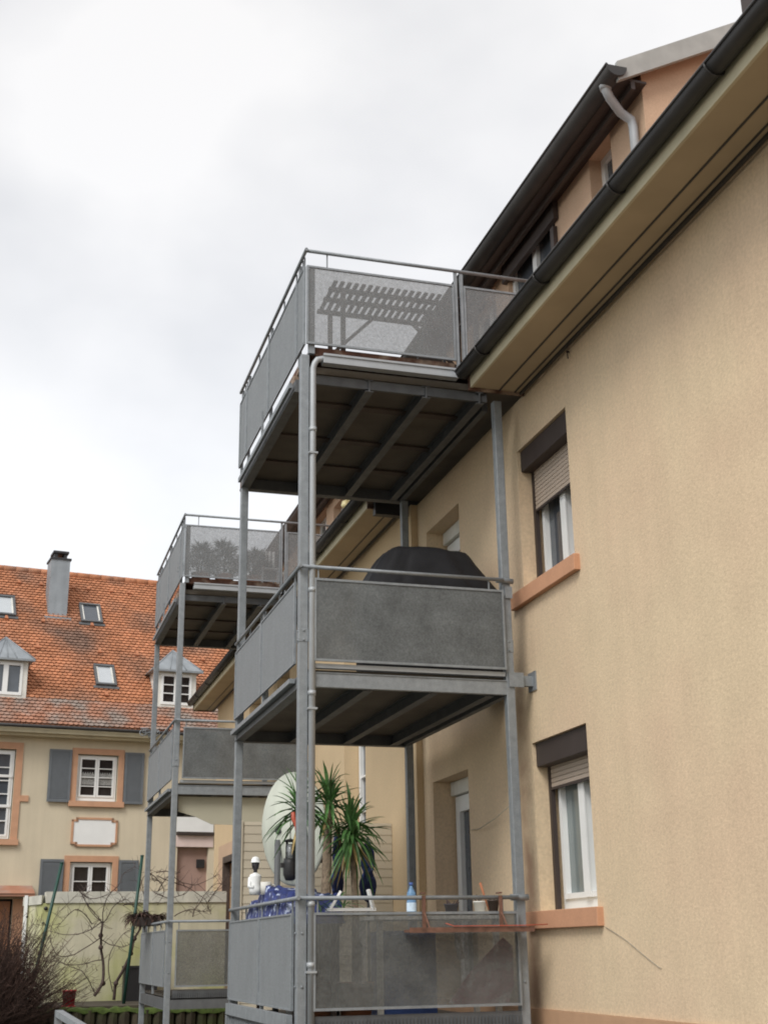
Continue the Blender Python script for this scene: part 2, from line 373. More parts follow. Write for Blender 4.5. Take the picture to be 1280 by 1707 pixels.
# eaves in runs, broken where the top balconies meet the roof
def eaves(y0, y1, wx):
    b = MB(); b.box(3.985, wx-.002, y0+.004, y1-.004, 4.98, 5.0)
    so = b.build('soffit', 'soffit', apt)
    b = MB(); b.box(4.243, 4.257, y0+.004, y1-.004, 4.972, 4.9795); b.box(4.40, 4.412, y0+.004, y1-.004, 4.970, 4.9795); b.box(wx-.06, wx-.035, y0, y1, 4.955, 4.9795); b.build('soffit_joint', 'gutter', so)
    MB().box(3.96, 3.984, y0, y1, 4.975, 5.19).build('fascia', 'fascia', apt)
    b = MB()
    c = (3.893, 5.135); r_ = .07; n = 10
    prof = [(c[0]+r_*math.cos(math.pi+math.pi*k/n), c[1]+r_*math.sin(math.pi+math.pi*k/n)*1.0) for k in range(n+1)]
    prof = prof+[(x*.0+c[0]+(x-c[0])*.9, c[1]+(z-c[1])*.9) for x, z in prof[::-1]]
    bb = MB(lambda a, b_, c_: (a, c_, b_)); bb.prism(prof, y0-.03, y1+.03)
    bb.smooth = [len(f) == 4 for f in bb.f]
    bb.tube([(c[0]-r_, c[1]+.002, y0-.03), (c[0]-r_, c[1]+.002, y1+.03)], .011, 8)
    k = y0+.9
    while k < y1:
        bb.tube([(c[0]+(r_+.006)*math.cos(t), c[1]+(r_+.006)*math.sin(t), k) for t in [math.pi*(1+j/8) for j in range(9)]], .008, 6)
        k += 1.35
    bb.build('gutter', 'gutter', apt)
    for e0 in (y1+.001, y0-.03): MB().box(3.95, wx-.01, e0, e0+.029, 4.955, 5.18).build('eaves_end_board', 'deck_wood', apt)
eaves(-6, 10.27, W); eaves(13.82, 18.0, W2); eaves(21.75, 27.8, W2)
MB().box(4.02, 4.9, 13.70, 13.80, 4.86, 5.12).build('eaves_box', 'black', apt)
# main roof, 45 degrees, with gaps at the two terraces
for y0, y1 in ((-6, 10.25), (13.84, 18.0), (21.8, 27.9)):
    b = MB(lambda a, b_, c_: (a, c_, b_)); b.prism([(3.88, 5.185), (8.9, 10.2), (8.9, 10.05), (3.98, 5.13)], y0, y1); b.build('roof', 'tile_old', apt)
b = MB(lambda a, b_, c_: (a, c_, b_)); b.prism([(5.2, 6.3), (8.9, 10.2), (13.9, 5.2), (13.9, 5.0), (9, 9.9), (5.2, 6.15)], 10.25, 13.84); b.prism([(5.2, 6.3), (8.9, 10.2), (8.9, 10.05), (5.2, 6.15)], 18.0, 21.8)
b.build('roof', 'tile_old', apt)
# dormer
DY0, DY1 = 8.62, 26.5
FD = FX(DX)
dh = [(9.28, 9.75, 6.4, 7.34), (10.6, 11.9, 6.3, 7.38), (12.3, 13.2, 5.3, 7.3), (19.0, 19.9, 6.0, 7.1), (20.4, 21.4, 5.3, 7.3), (23.5, 24.6, 6.4, 7.2)]
m = MB(FD); wall_sheet(m, DY0, DY1, 5.15, 7.62, dh, .26)
m.face([(DY0, 5.15, 0), (DY0, 7.66, 0), (DY0, 9.1, -2.7), (DY0, 5.15, -2.7)])
m.face([(DY1, 5.15, 0), (DY1, 7.66, 0), (DY1, 9.1, -2.7), (DY1, 5.15, -2.7)])
dorm = m.build('dormer', 'stucco_peach', apt)
for a, b, c, e in dh:
    f = MB(FD); n = -.05 if b-a > 1.1 else -.13
    f.box(a, a+.07, c, e, n-.06, n); f.box(b-.07, b, c, e, n-.06, n); f.box(a+.07, b-.07, e-.07, e, n-.06, n); f.box(a+.07, b-.07, c, c+.08, n-.06, n)
    if b-a > .8: f.box((a+b)/2-.05, (a+b)/2+.05, c+.08, e-.07, n-.06, n+.01)
    f.build('window_frame', 'white', dorm); MB(FD).box(a+.07, b-.07, c+.08, e-.07, n-.04, n-.035).build('window_pane', 'glass', dorm)
    MB(FD).box(a-.1, b+.1, c-.1, e+.1, -.5, -.4).build('dark_room_backing', 'darkwood', dorm)  # dark slab in place of the unlit room behind the pane
MB(FD).box(10.5, 11.95, 7.12, 7.44, .003, .06).build('shutter_box', 'brown', dorm)
MB(FD).box(10.55, 10.63, 6.3, 7.06, .003, .05).build('guide_rail', 'brown', dorm)
# dormer roof: slope 29 degrees, verge facing the camera, soffit board, gutter
b = MB(lambda a, b_, c_: (a, c_, b_)); b.prism([(4.80, 7.47), (7.6, 9.02), (7.6, 8.90), (4.80, 7.36)], DY0-.10, DY1+.1); b.build('dormer_roof', 'tile_old', dorm)
b = MB(lambda a, b_, c_: (a, c_, b_)); b.prism([(4.79, 7.475), (7.6, 9.035), (7.6, 8.82), (4.79, 7.27)], DY0-.145, DY0-.102); b.build('verge_board', 'verge', dorm)
MB().box(4.845, 4.87, DY0-.09, DY1, 7.353, 7.40).box(4.70, 4.84, DY0-.09, DY1, 7.352, 7.362).build('eaves_board', 'brown', dorm)
MB().box(4.84, DX-.002, DY0-.09, DY1, 7.33, 7.352).box(4.94, 4.98, DY0-.09, DY1, 7.25, 7.329).build('soffit', 'brown', dorm)
gc = (4.77, 7.40); bb = MB(lambda a, b_, c_: (a, c_, b_))
prof = [(gc[0]+.10*math.cos(math.pi+math.pi*k/10), gc[1]+.10*math.sin(math.pi+math.pi*k/10)) for k in range(11)]
bb.prism(prof, DY0-.17, DY1+.1); bb.smooth = [len(f) == 4 for f in bb.f]; bb.tube([(gc[0]-.10, gc[1]+.002, DY0-.17), (gc[0]-.10, gc[1]+.002, DY1+.1)], .013)
bb.build('gutter', 'gutter', dorm)
dy = 8.74
b = MB(); b.tube([(4.755, dy-.08, 7.38), (4.755, dy-.08, 7.30), (4.80, dy-.06, 7.23), (4.93, dy, 7.14), (5.03, dy, 7.08), (5.045, dy, 7.0), (5.045, dy, 6.2)], [.045, .045, .042, .042, .042, .042, .042], 12)
b.tube([(5.045, dy, 6.98), (5.045, dy, 6.94)], .04, 12); b.tube([(4.755, dy-.08, 7.36), (4.755, dy-.08, 7.29)], [.065, .05], 12)
b.build('downpipe', 'galv_light', dorm)
b = MB(FD); b.lathe([(.0, 0), (.05, .0), (.07, .05), (.05, .12), (.0, .13)], (18.75, 6.7, .1), 12); b.box(18.72, 18.78, 6.8, 6.85, 0, .1); b.build('wall_lamp', 'lamp', dorm)
# chimney on the roof, cut by the frame
b = MB(); b.box(6.90, 7.4, 8.9, 9.5, 7.2, 9.6); ch = b.build('chimney', 'brown', apt); MB().box(6.83, 7.46, 8.83, 9.56, 9.6, 9.7).build('chimney_cap', 'brown', ch)
# cable, wires and small marks on the wall
b = MB(FX(W)); b.tube([(9.30, .125, .006), (9.1, .07, .007), (8.95, .02, .006), (8.7, -.08, .007), (8.50, -.155, .006), (8.47, -.16, .006)], .003, 6); b.build('cable', 'cable', apt)
b = MB(FX(W)); b.tube([(12.15, 1.09, .006), (11.8, 1.07, .05), (11.3, 1.12, .08), (10.6, 1.25, .1)], .004, 6); b.build('cable', 'cable', apt)
b = MB(FX(W)); b.tube([(9.27, 4.94, .0), (9.25, 4.93, .03)], .01, 6); b.tube([(9.25, 4.94, .028), (9.24, 4.86, .028)], .006, 6); b.build('wall_hook', 'brown', apt)

# ------------------------------------------------------------ balcony tower
def deck(root, z, ytop, full):
    pass
def make_balcony(top_extra):
    t = thing('balcony_tower', (2.40, 10.4, -1.6), 'x', 'balcony', 'three-storey galvanised steel balcony towers on the facade')
    YN, YF = 10.4, 13.4; XL, XR = 2.40, 4.28; h = .040
    tops = {0: 4.93, 1: 4.93}
    for x in (XL, XR):
        for y in (YN+h, YF):
            p = MB(); p.box(x-h, x+h, y-h, y+h, -1.6, 5.19 if (x < 3 and y < 11) else 4.93)
            # lips of the post section, splice sleeve and base plate
            p.box(x-h-.004, x+h+.004, y-h-.004, y+h+.004, 2.48, 2.60)
            p.box(x-.09, x+.09, y-.09, y+.09, -1.6, -1.585)
            for zz in (2.50, 2.58, -.28, .12):
                p.tube([(x-h-.012, y-.0, zz), (x-h, y, zz)], .012, 6); p.tube([(x, y-h-.012, zz), (x, y-h, zz)], .012, 6)
            p.build('post', 'galv', t, .006)
    # ---- decks
    def frame(zb, hgt, yn, yf, near_m='galv_dark'):
        fr = MB()
        fr.box(XL-.03, XL+.03, yn+.065, yf, zb, zb+hgt); fr.box(XR-.06, XR+.0, yn+.065, yf, zb, zb+hgt)
        fr.box(XL-.03, XR, yf, yf+.06, zb, zb+hgt)
        fr.box(XL-.045, XL+.05, yn+.065, yf, zb-.006, zb-.0005)      # flange
        fr.box(XL-.045, XR+.03, yf-.02, yf+.08, zb-.0065, zb-.001)
        return fr
    def joists(zb, hgt, xs, yn, yf, parent):
        for x in xs:
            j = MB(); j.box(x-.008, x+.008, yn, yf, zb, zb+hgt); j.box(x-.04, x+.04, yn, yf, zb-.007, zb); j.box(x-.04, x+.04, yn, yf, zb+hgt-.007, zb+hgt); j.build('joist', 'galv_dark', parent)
    # top deck
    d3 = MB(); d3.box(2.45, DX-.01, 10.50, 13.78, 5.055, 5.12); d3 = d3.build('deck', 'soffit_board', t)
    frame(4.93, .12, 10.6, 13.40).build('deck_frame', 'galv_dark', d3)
    MB().box(XL+.045, XR-.06, 10.52, 10.55, 4.96, 5.05).build('cross_beam', 'galv_dark', d3)
    joists(4.935, .115, (3.04, 3.6, 4.14), 10.50, 13.4, d3)
    for y in (11.1, 11.98, 12.75):
        bt = MB(); bt.box(XL+.04, XR-.07, y, y+.1, 5.03, 5.054); bt.build('batten', 'darkwood', d3)
    b = MB(); b.box(2.44, 3.87, 10.425, 10.455, 5.20, 5.285); b.box(2.40, 2.43, 10.46, 13.7, 5.13, 5.21)
    for k in range(9): b.box(2.44, 5.0, 10.46+k*.37, 10.46+k*.37+.35, 5.215, 5.245)
    b.build('deck_board', 'deck_wood', d3)
    MB().box(2.415, 2.449, 11.25, 13.78, 5.02, 5.215).build('edge_board', 'deck_wood', d3)
    for k in range(6): MB().box(2.37, 2.449, 10.75+k*.5, 10.88+k*.5, 5.06, 5.129).build('board_bracket', 'deck_wood', d3)
    b = MB(); b.box(2.56, 3.88, 10.36, 10.43, 5.105, 5.112); b.box(2.56, 3.88, 10.352, 10.36, 5.105, 5.18); b.box(2.56, 3.88, 10.43, 10.437, 5.105, 5.16); b.box(2.56, 3.88, 10.34, 10.36, 5.175, 5.195)
    b.build('gutter', 'galv_light', d3)
    b = MB(); b.bar((2.33, 10.7, 5.0), (2.33, 13.35, 5.0), .03, .05); b.bar((2.33, 12.05, 5.0), (2.33, 12.05, 5.3), .025); b.build('side_rail_beam', 'galv', d3)
    # mid deck
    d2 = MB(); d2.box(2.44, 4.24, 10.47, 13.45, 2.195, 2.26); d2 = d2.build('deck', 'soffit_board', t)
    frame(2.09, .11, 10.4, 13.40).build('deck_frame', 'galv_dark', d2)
    b = MB(); b.box(XL+h, XR-h, 10.40, 10.408, 2.10, 2.225); b.box(XL+h, XR-h, 10.408, 10.45, 2.10, 2.107); b.box(XL+h, XR-h, 10.392, 10.45, 2.218, 2.225); b.build('edge_beam', 'galv', d2)
    MB().box(2.47, 4.23, 10.395, 10.46, 2.262, 2.30).build('edge_strip', 'galv_light', d2)
    joists(2.095, .10, (2.98, 3.57, 4.1), 10.46, 13.4, d2)
    b = MB(); b.bar((2.335, 10.55, 2.17), (2.335, 13.42, 2.17), .05, .04); b.build('side_rail_beam', 'galv', d2)
    b = MB(); b.box(XR+.05, W+.0, 10.42, 10.47, 2.19, 2.28); b.box(XR-.02, XR+.12, 10.385, 10.398, 2.17, 2.30); b.box(W-.012, W-.001, 10.36, 10.53, 2.15, 2.32); b.build('wall_bracket', 'galv', d2)
    # low deck
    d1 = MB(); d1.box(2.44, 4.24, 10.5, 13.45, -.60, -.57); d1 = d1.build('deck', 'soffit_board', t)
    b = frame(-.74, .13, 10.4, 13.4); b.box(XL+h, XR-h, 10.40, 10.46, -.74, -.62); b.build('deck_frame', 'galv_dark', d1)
    b = MB(); k = 2.46
    while k < 4.24: b.box(k, k+.006, 10.385, 10.40, -.60, -.53); k += .03
    b.box(2.46, 4.24, 10.40, 10.41, -.60, -.50); b.build('grating', 'galv_dark', d1)
    # gusset plates under far corners
    # ---- railings
    def railing(front, z0, z1, zr, mfront, side_panels, xr, top=False, mside='perf_side'):
        r_ = MB()
        r_.tube([(xr, 10.33, zr), (xr, side_panels[-1][1]+.02, zr)], .017, 10)
        x1 = 5.05 if top else XR-.04
        r_.tube([(xr, 10.36, zr), (x1, 10.36, zr)], .017, 10)
        rr = r_.build('handrail', 'galv', t)
        def bal(*a): q_ = MB(); q_.bar(*a); q_.build('baluster', 'galv', rr)
        xs = ([2.60, 3.885, 3.945] if top else [2.52, 4.10])
        for x in xs: bal((x, 10.375, z0-(.17 if top else .0) if top and x > 3 else z1-.02), (x, 10.375, zr), .012 if not (top and x > 3) else .028)
        for a, b_ in side_panels:
            bal((xr+.02, b_-.05, z0-.12), (xr+.02, b_-.05, zr), .03)
            bal((xr+.02, a+.1, z1-.02), (xr+.02, a+.1, zr), .014); bal((xr+.02, (a+b_)/2, z1-.02), (xr+.02, (a+b_)/2, zr), .014)
        for a, b_ in front:
            p = MB(); p.box(a+.012, b_-.012, 10.368, 10.371, z0+.012, z1-.012); pp = p.build('panel', mfront, t)
            q = MB(); q.box(a, b_, 10.36, 10.38, z0, z0+.02); q.box(a, b_, 10.36, 10.38, z1-.02, z1)
            q.box(a, a+.018, 10.36, 10.38, z0+.02, z1-.02); q.box(b_-.018, b_, 10.36, 10.38, z0+.02, z1-.02); q.build('panel_frame', 'galv', pp)
        for a, b_ in side_panels:
            p = MB(); p.box(xr-.002, xr+.001, a+.006, b_-.006, z0+.012, z1-.012); pp = p.build('panel', mside, t)
            q = MB(); q.box(xr-.01, xr+.01, a, b_, z0, z0+.014); q.box(xr-.01, xr+.01, a, b_, z1-.014, z1); q.box(xr-.012, xr+.01, a, a+.03, z0+.014, z1-.014); q.box(xr-.012, xr+.01, b_-.03, b_, z0+.014, z1-.014)
            q.build('panel_frame', 'galv', pp)
    railing([(2.402, 3.865), (3.965, 5.04)], 5.285, 6.10, 6.25, 'perf', [(10.39, 10.72), (10.73, 12.06), (12.07, 13.3), (13.31, 13.72)], 2.39, True)
    MB().box(2.43, 2.485, 10.385, 10.43, 5.2, 6.08).build('corner_post', 'galv', t)
    railing([(2.485, 4.235)], 2.315, 3.045, 3.14, 'perf_dense', [(10.53, 12.04), (12.05, 13.44)], 2.355)
    railing([(2.485, 4.235)], -.46, .275, .385, 'perf_low', [(10.53, 11.9), (11.91, 13.42)], 2.355)
    for zz in (3.14, .385):
        MB().tube([(XR-.1, 10.38, zz), (XR+.06, 10.39, zz)], .026, 8).build('rail_bracket', 'galv', t)
    b = MB(); b.box(XR-.02, XR+.05, 10.385, 10.398, 2.98, 3.09); b.build('rail_bracket', 'galv', t)
    return t
t1 = make_balcony(True)
t1['label'] = 'nearest galvanised balcony tower, the one carrying the grill cover, yuccas and pale dish'
ch = list(t1.children)
def copy_tree(o, parent=None):
    c = o.copy(); COL.objects.link(c)
    if parent: c.parent = parent
    for k in o.children: copy_tree(k, c)
    return c
t2 = copy_tree(t1); t2.location.y += 8.0
t2['label'] = 'farther galvanised balcony tower, standing left of and behind the nearest one'
ORG[t2.name] = ORG[t1.name] + Vector((0, 8, 0))
# the downpipe only the near tower has
b = MB(); px = 2.470; py = 10.385
b.tube([(2.60, 10.40, 5.16), (2.56, 10.39, 5.155), (2.51, py, 5.14), (2.485, py, 5.10), (px, py, 5.05), (px, py, -1.55)], .029, 12)
for zz in (4.42, 3.12, 2.02, .32, -.14, 2.92): b.tube([(px, py, zz), (px, py, zz+.04)], .034, 12)
for zz in (4.2, 1.9, -.18): b.box(px-.04, px+.04, py-.036, py+.036, zz, zz+.016)
b.build('downpipe', 'galv_light', t1)
# stair gate below the near low balcony
gt = thing('stair_gate', (2.0, 10.9, -1.6), 'grey steel gate of vertical bars below the side of the nearest ground floor balcony', 'gate')
b = MB(); b.bar((2.33, 10.52, -.54), (2.33, 13.3, -.54), .05, .10); b.bar((2.33, 10.52, -1.55), (2.33, 13.3, -1.55), .04, .05); b.bar((2.33, 10.55, -.6), (2.33, 10.55, -1.6), .05); b.bar((2.33, 13.27, -.6), (2.33, 13.27, -1.6), .05)
b.build('gate_frame', 'galv', gt)
b = MB()
for k in range(22): b.bar((2.33, 10.68+k*.12, -.62), (2.33, 10.68+k*.12, -1.55), .018)
b.build('gate_bars', 'galv', gt)

# ------------------------------------------------------------ things on the near tower
def grp(label, cat): pass
# picnic table on the top deck: slatted top seen from below
tb = thing('slatted_table', (3.3, 10.85, 5.245), 'wooden slatted table seen from below behind the top mesh panel of the nearest balcony', 'table')
b = MB()
k = 2.70
while k < 4.25:
    b.box(k, k+.038, 10.50, 11.14, 6.04, 6.055); k += .070
b.build('table_top', 'darkwood', tb)
b = MB()
for y in (10.60, 10.81, 11.07): b.box(2.68, 4.27, y, y+.05, 6.008, 6.039)
b.build('apron', 'darkwood', tb)
for x, y in ((2.80, 10.55), (2.80, 11.05), (4.15, 10.55), (4.15, 11.05)):
    MB().box(x-.02, x+.02, y-.02, y+.02, 5.245, 6.005).build('leg', 'darkwood', tb)
for x0, x1 in ((2.82, 3.25), (4.12, 3.65)):
    MB().bar((x0, 11.05, 5.55), (x1, 11.05, 6.0), .03).build('brace', 'darkwood', tb)
fc = thing('folded_chair', (3.72, 10.7, 5.245), 'dark folded chair leaning beside the slatted table behind the top mesh panel', 'chair')
b = MB(); b.prism([(3.50, 5.25), (3.95, 5.25), (3.95, 5.98), (3.82, 5.98)], 10.62, 10.65); 
b = MB(lambda a, b_, c_: (a, c_, b_)); b.prism([(3.52, 5.26), (3.80, 5.26), (3.84, 5.85), (3.74, 5.85)], 10.60, 10.63); b.build('seat', 'darkwood', fc)
for dx in (0, .30): MB().bar((3.55+dx, 10.66, 5.25), (3.72+dx*.5, 10.7, 6.0), .025).build('leg', 'galv_dark', fc)

# covered grill on the mid deck
gr = MB(); cx, cy = 3.93, 11.35
def ring(z, x0, x1, y0, y1, n=26, sq=.55, wob=0):
    pts = []
    for k in range(n):
        a = 2*math.pi*k/n; c_, s_ = math.cos(a), math.sin(a)
        ex = abs(c_)**sq*(1 if c_ > 0 else -1); ey = abs(s_)**sq*(1 if s_ > 0 else -1)
        w_ = wob*math.sin(k*2.7+z*9)
        pts.append(((x0+x1)/2+ex*((x1-x0)/2+w_), (y0+y1)/2+ey*((y1-y0)/2+w_), z+.012*math.sin(k*1.9)))
    return pts
levels = [(2.30, 3.28, 4.52, 11.0, 11.65, .02), (2.9, 3.27, 4.53, 11.0, 11.65, .018), (3.26, 3.28, 4.50, 11.0, 11.65, .012), (3.36, 3.34, 4.42, 11.03, 11.62, .014), (3.52, 3.44, 4.29, 11.08, 11.57, .008), (3.64, 3.53, 4.22, 11.13, 11.52, .004), (3.675, 3.60, 4.15, 11.2, 11.45, .003)]
rings = []; n = 120; tr = random.Random(77)
folds = [(tr.uniform(0, 6.28), tr.uniform(.05, .14), tr.uniform(-1, 1), tr.uniform(-.4, .4)) for _ in range(46)]
def lerp_level(z):
    for a, b_ in zip(levels, levels[1:]):
        if a[0] <= z <= b_[0]:
            t_ = (z-a[0])/(b_[0]-a[0]); return [a[i]+(b_[i]-a[i])*t_ for i in range(6)]
    return list(levels[-1])
zs = [2.3, 2.9]+[3.0+.675*k/22 for k in range(23)]
for z in zs:
    L_ = lerp_level(z); row = ring(z-.01, L_[1]-.12, L_[2]+.02, L_[3], L_[4], n, .5, 0); out_ = []
    cxx, cyy = (L_[1]+L_[2])/2-.05, (L_[3]+L_[4])/2
    for k, p_ in enumerate(row):
        a = 2*math.pi*k/n; d_ = 0
        for f0, fw_, am, sl in folds:
            dd_ = (a-f0-sl*(z-3.4)+math.pi) % (2*math.pi)-math.pi; d_ += am*math.exp(-(dd_/fw_)**2)
        d_ *= .016 if z < 3.6 else .006
        v = Vector((p_[0]-cxx, p_[1]-cyy, 0)); v = v*(1+d_/max(v.length, .1))
        sag = .006*math.sin(3*a+1)+.006*math.sin(7*a)
        out_.append(gr.P((cxx+v.x, cyy+v.y, z-.01+(sag if z > 3.3 else 0))))
    rings.append(out_)
for a, b_ in zip(rings, rings[1:]):
    for j in range(n): gr.f.append([a[j], a[(j+1) % n], b_[(j+1) % n], b_[j]]); gr.smooth.append(True)
cp = gr.P((cxx, cyy, 3.675))
for j in range(n): gr.f.append([rings[-1][j], rings[-1][(j+1) % n], cp]); gr.smooth.append(True)
tag(gr.build('grill_cover', 'black_cover'), 'black tarpaulin cover pulled over a grill on the middle floor of the nearest balcony', 'grill cover')
b = MB(lambda a, b_, c_: (a, c_, b_)); b.prism([(3.02, 2.9), (3.20, 2.9), (3.26, 3.22), (3.17, 3.22)], 11.2, 11.22)
tag(b.build('folded_sheet', 'white_dirty'), 'small white sheet corner at the left side of the black grill cover', 'sheet')

# satellite dish, seen from the side-back
dishr = thing('satellite_dish', (2.55, 11.6, -.57), 'big pale satellite dish standing on the lowest floor of the nearest balcony', 'satellite dish')
dc = at(470, 1382, 12.2); ax = Vector((.92, .38, .06)).normalized()
b = MB(); prof = [(0, 0)]+[(.52*k/10, .13*(k/10)**2) for k in range(1, 11)]+[(.53, .135), (.53, .125), (.51, .115)]+[(.51*k/10, .13*(k/10)**2-.012) for k in range(9, 0, -1)]+[(0, -.012)]
b.lathe(prof, dc, 40, ax); b.build('reflector', 'dish', dishr)
b = MB(); b.tube([(dc.x-.03, dc.y+.05, dc.z-.1), (dc.x-.03, dc.y+.06, -.57)], .03, 10); b.tube([tuple(dc-ax*.01), (dc.x-.03, dc.y+.05, dc.z-.02)], .035, 8); b.build('mast', 'galv_dark', dishr)
a1 = at(486, 1440, 11.75)
b = MB(); b.tube([tuple(dc+Vector((0, 0, -.45))+ax*.08), tuple(dc+ax*.48+Vector((0, 0, -.3)))], .012, 6); b.tube([tuple(dc+ax*.48+Vector((0, 0, -.33))), tuple(dc+ax*.48+Vector((0, 0, -.22)))], .03, 10); b.build('feed_arm', 'black', dishr)
# black lantern hanging in front of the dish
p = at(484, 1400, 11.3); lan = thing('lantern', (p.x, p.y, p.z-.34), 'black lantern hanging in front of the pale satellite dish', 'lantern')
b = MB(); b.lathe([(.0, -.02), (.06, -.02), (.062, -.005), (.03, .0), (.0, .01)], tuple(p), 14); b.build('lid', 'black', lan)
b = MB()
for k in range(4):
    a = k*math.pi/2+.4; b.bar((p.x+.042*math.cos(a), p.y+.042*math.sin(a), p.z-.02), (p.x+.045*math.cos(a), p.y+.045*math.sin(a), p.z-.16), .01)
b.lathe([(0, -.16), (.055, -.16), (.062, -.20), (.06, -.30), (.04, -.345), (0, -.35)], tuple(p), 14); b.box(p.x-.085, p.x-.05, p.y-.02, p.y+.02, p.z-.24, p.z-.20)
b.tube([(p.x, p.y, p.z), (p.x, p.y, p.z+.2)], .004, 5); b.build('body', 'black', lan)
MB().lathe([(0, -.155), (.032, -.155), (.032, -.04), (0, -.04)], tuple(p), 12).build('glass', 'sky_glass', lan)
p = at(492, 1372, 11.1)
b = MB(); b.tube([(p.x-.02, p.y, p.z+.09), (p.x-.012, p.y+.01, p.z+.03), (p.x+.012, p.y-.01, p.z-.03), (p.x+.02, p.y, p.z-.12)], [.016, .022, .02, .01], 8)
tag(b.build('ribbon', 'redorange'), 'red twisted ribbon hanging beside the near downpipe in front of the pale dish', 'ribbon')

# yuccas
def blade(mb, base, dirv, L, wd, droop, seg=6):
    dirv = Vector(dirv).normalized(); side = dirv.cross(Vector((0, 0, 1)))
    if side.length < .05: side = Vector((1, 0, 0))
    side.normalize(); p = Vector(base); d = dirv.copy(); L0 = []; Rr = []; C = []
    for k in range(seg+1):
        t = k/seg; ww = wd*(.55+1.2*t)*(1-t)**.7 if t < 1 else 0
        nrm = side.cross(d).normalized()
        L0.append(p-side*ww+nrm*ww*.5); Rr.append(p+side*ww+nrm*ww*.5); C.append(p.copy())
        p = p+d*(L/seg); d = (d+Vector((0, 0, -droop/seg*(1+t)))).normalized()
    for k in range(seg):
        for A in (L0, Rr):
            b0 = len(mb.v); mb.v += [A[k], C[k], C[k+1], A[k+1]]; mb.f.append([b0, b0+1, b0+2, b0+3]); mb.smooth.append(True)
def yucca(px, py, Y, zb, heads, label, th, dry=10, longs=()):
    base = at(px, py, Y); base.z = zb
    r_ = thing('yucca', tuple(base), label, 'potted plant', 'yuccas on the lowest floor of the nearest balcony')
    t_ = MB(); tr = random.Random(px)
    t_.lathe([(0, 0), (.12, 0), (.16, .30), (.165, .30), (.15, .29), (0, .27)], tuple(base), 18); t_.build('pot', 'terracotta', r_)
    tk = MB(); lf = MB(); dr = MB()
    for hx, hy, n, L in heads:
        c = at(hx, hy, Y); q = [base+Vector((0, 0, .27)), base.lerp(c, .5)+Vector((.02, 0, .05)), c]
        tk.tube([tuple(v) for v in q], [th, th*.85, th*.6], 10)
        for k in range(n):
            el = R(tr.uniform(-45, 85)); az = tr.uniform(0, 2*math.pi)
            dv = (math.cos(az)*math.cos(el), math.sin(az)*math.cos(el)*.8, math.sin(el))
            blade(lf, c+Vector((0, 0, tr.uniform(-.10, .05))), dv, L*tr.uniform(.65, 1.15), .022, tr.uniform(.2, 1.5))
        for k in range(dry):
            az = tr.uniform(0, 2*math.pi); el = R(tr.uniform(-80, -50))
            blade(dr if k % 2 else lf, c+Vector((0, 0, -.08)), (math.cos(az)*math.cos(el), math.sin(az)*math.cos(el), math.sin(el)), L*tr.uniform(.8, 1.25), .017, .1)
    for (ax_, ay_, bx_, by_) in longs:
        A, B = at(ax_, ay_, Y), at(bx_, by_, Y+tr.uniform(-.12, .12)); d_ = B-A
        blade(lf, A, d_+Vector((0, 0, d_.length*.22)), d_.length*1.05, .021, .42, 8)
    tk.build('trunk', 'trunk', r_); lf.build('leaves', 'leaf', r_); dr.build('dry_leaves', 'leaf_dry', r_)
yucca(530, 1510, 11.15, -.57, [(500, 1348, 46, .42), (548, 1335, 44, .36)], 'left of the two yuccas, its long leaves crossing the pale dish', .055, 8,
      [(505, 1350, 443, 1398), (508, 1345, 445, 1368), (506, 1340, 450, 1345), (505, 1335, 458, 1296), (506, 1332, 478, 1280), (507, 1335, 500, 1275), (508, 1360, 470, 1400), (548, 1320, 541, 1275), (550, 1320, 566, 1282), (548, 1318, 524, 1282), (550, 1340, 575, 1335)])
yucca(592, 1500, 11.05, -.57, [(585, 1380, 80, .38)], 'right of the two yuccas, with a drooping skirt of long green leaves', .035, 26,
      [(585, 1385, 647, 1438), (587, 1390, 636, 1475), (588, 1390, 622, 1500), (586, 1385, 640, 1440), (585, 1380, 640, 1362), (585, 1382, 632, 1398), (583, 1375, 616, 1336), (582, 1372, 583, 1318), (580, 1374, 568, 1322), (584, 1390, 606, 1490), (583, 1392, 596, 1498), (582, 1390, 577, 1495), (580, 1388, 545, 1430), (586, 1388, 628, 1450), (587, 1392, 612, 1470), (582, 1376, 600, 1322)])

# folded navy parasols
def parasol(px, y0, y1, Y, r_, label):
    a, b_ = at(px, y0, Y), at(px, y1, Y); H = a.z-b_.z+.0
    t_ = thing('folded_parasol', (b_.x, b_.y, -.57), label, 'parasol', 'folded navy parasols on the nearest balcony')
    m_ = MB(); prof = [(.012, 0), (r_*.75, .04), (r_, .14), (r_*.95, H*.35), (r_*.55, H*.5), (r_*.85, H*.62), (r_*.7, H*.85), (.02, H)]
    n = 28; rings = []
    for rr, hh in prof:
        rings.append([m_.P((b_.x+rr*(1+.22*math.sin(k*2*math.pi/n*7+hh*3))*math.cos(k*2*math.pi/n), b_.y+rr*(1+.22*math.sin(k*2*math.pi/n*7+hh*3))*math.sin(k*2*math.pi/n), b_.z+hh)) for k in range(n)])
    for p_, q_ in zip(rings, rings[1:]):
        for j in range(n): m_.f.append([p_[j], p_[(j+1) % n], q_[(j+1) % n], q_[j]]); m_.smooth.append(True)
    m_.build('canopy', 'navy', t_)
    MB().tube([(b_.x, b_.y, -.57), (b_.x, b_.y, b_.z+H+.05)], .013, 8).build('pole', 'galv_dark', t_)
parasol(563, 1388, 1500, 11.5, .05, 'left folded navy parasol, standing between the two yucca trunks')
parasol(614, 1405, 1505, 11.6, .07, 'right folded navy parasol, mostly hidden by the drooping yucca leaves')

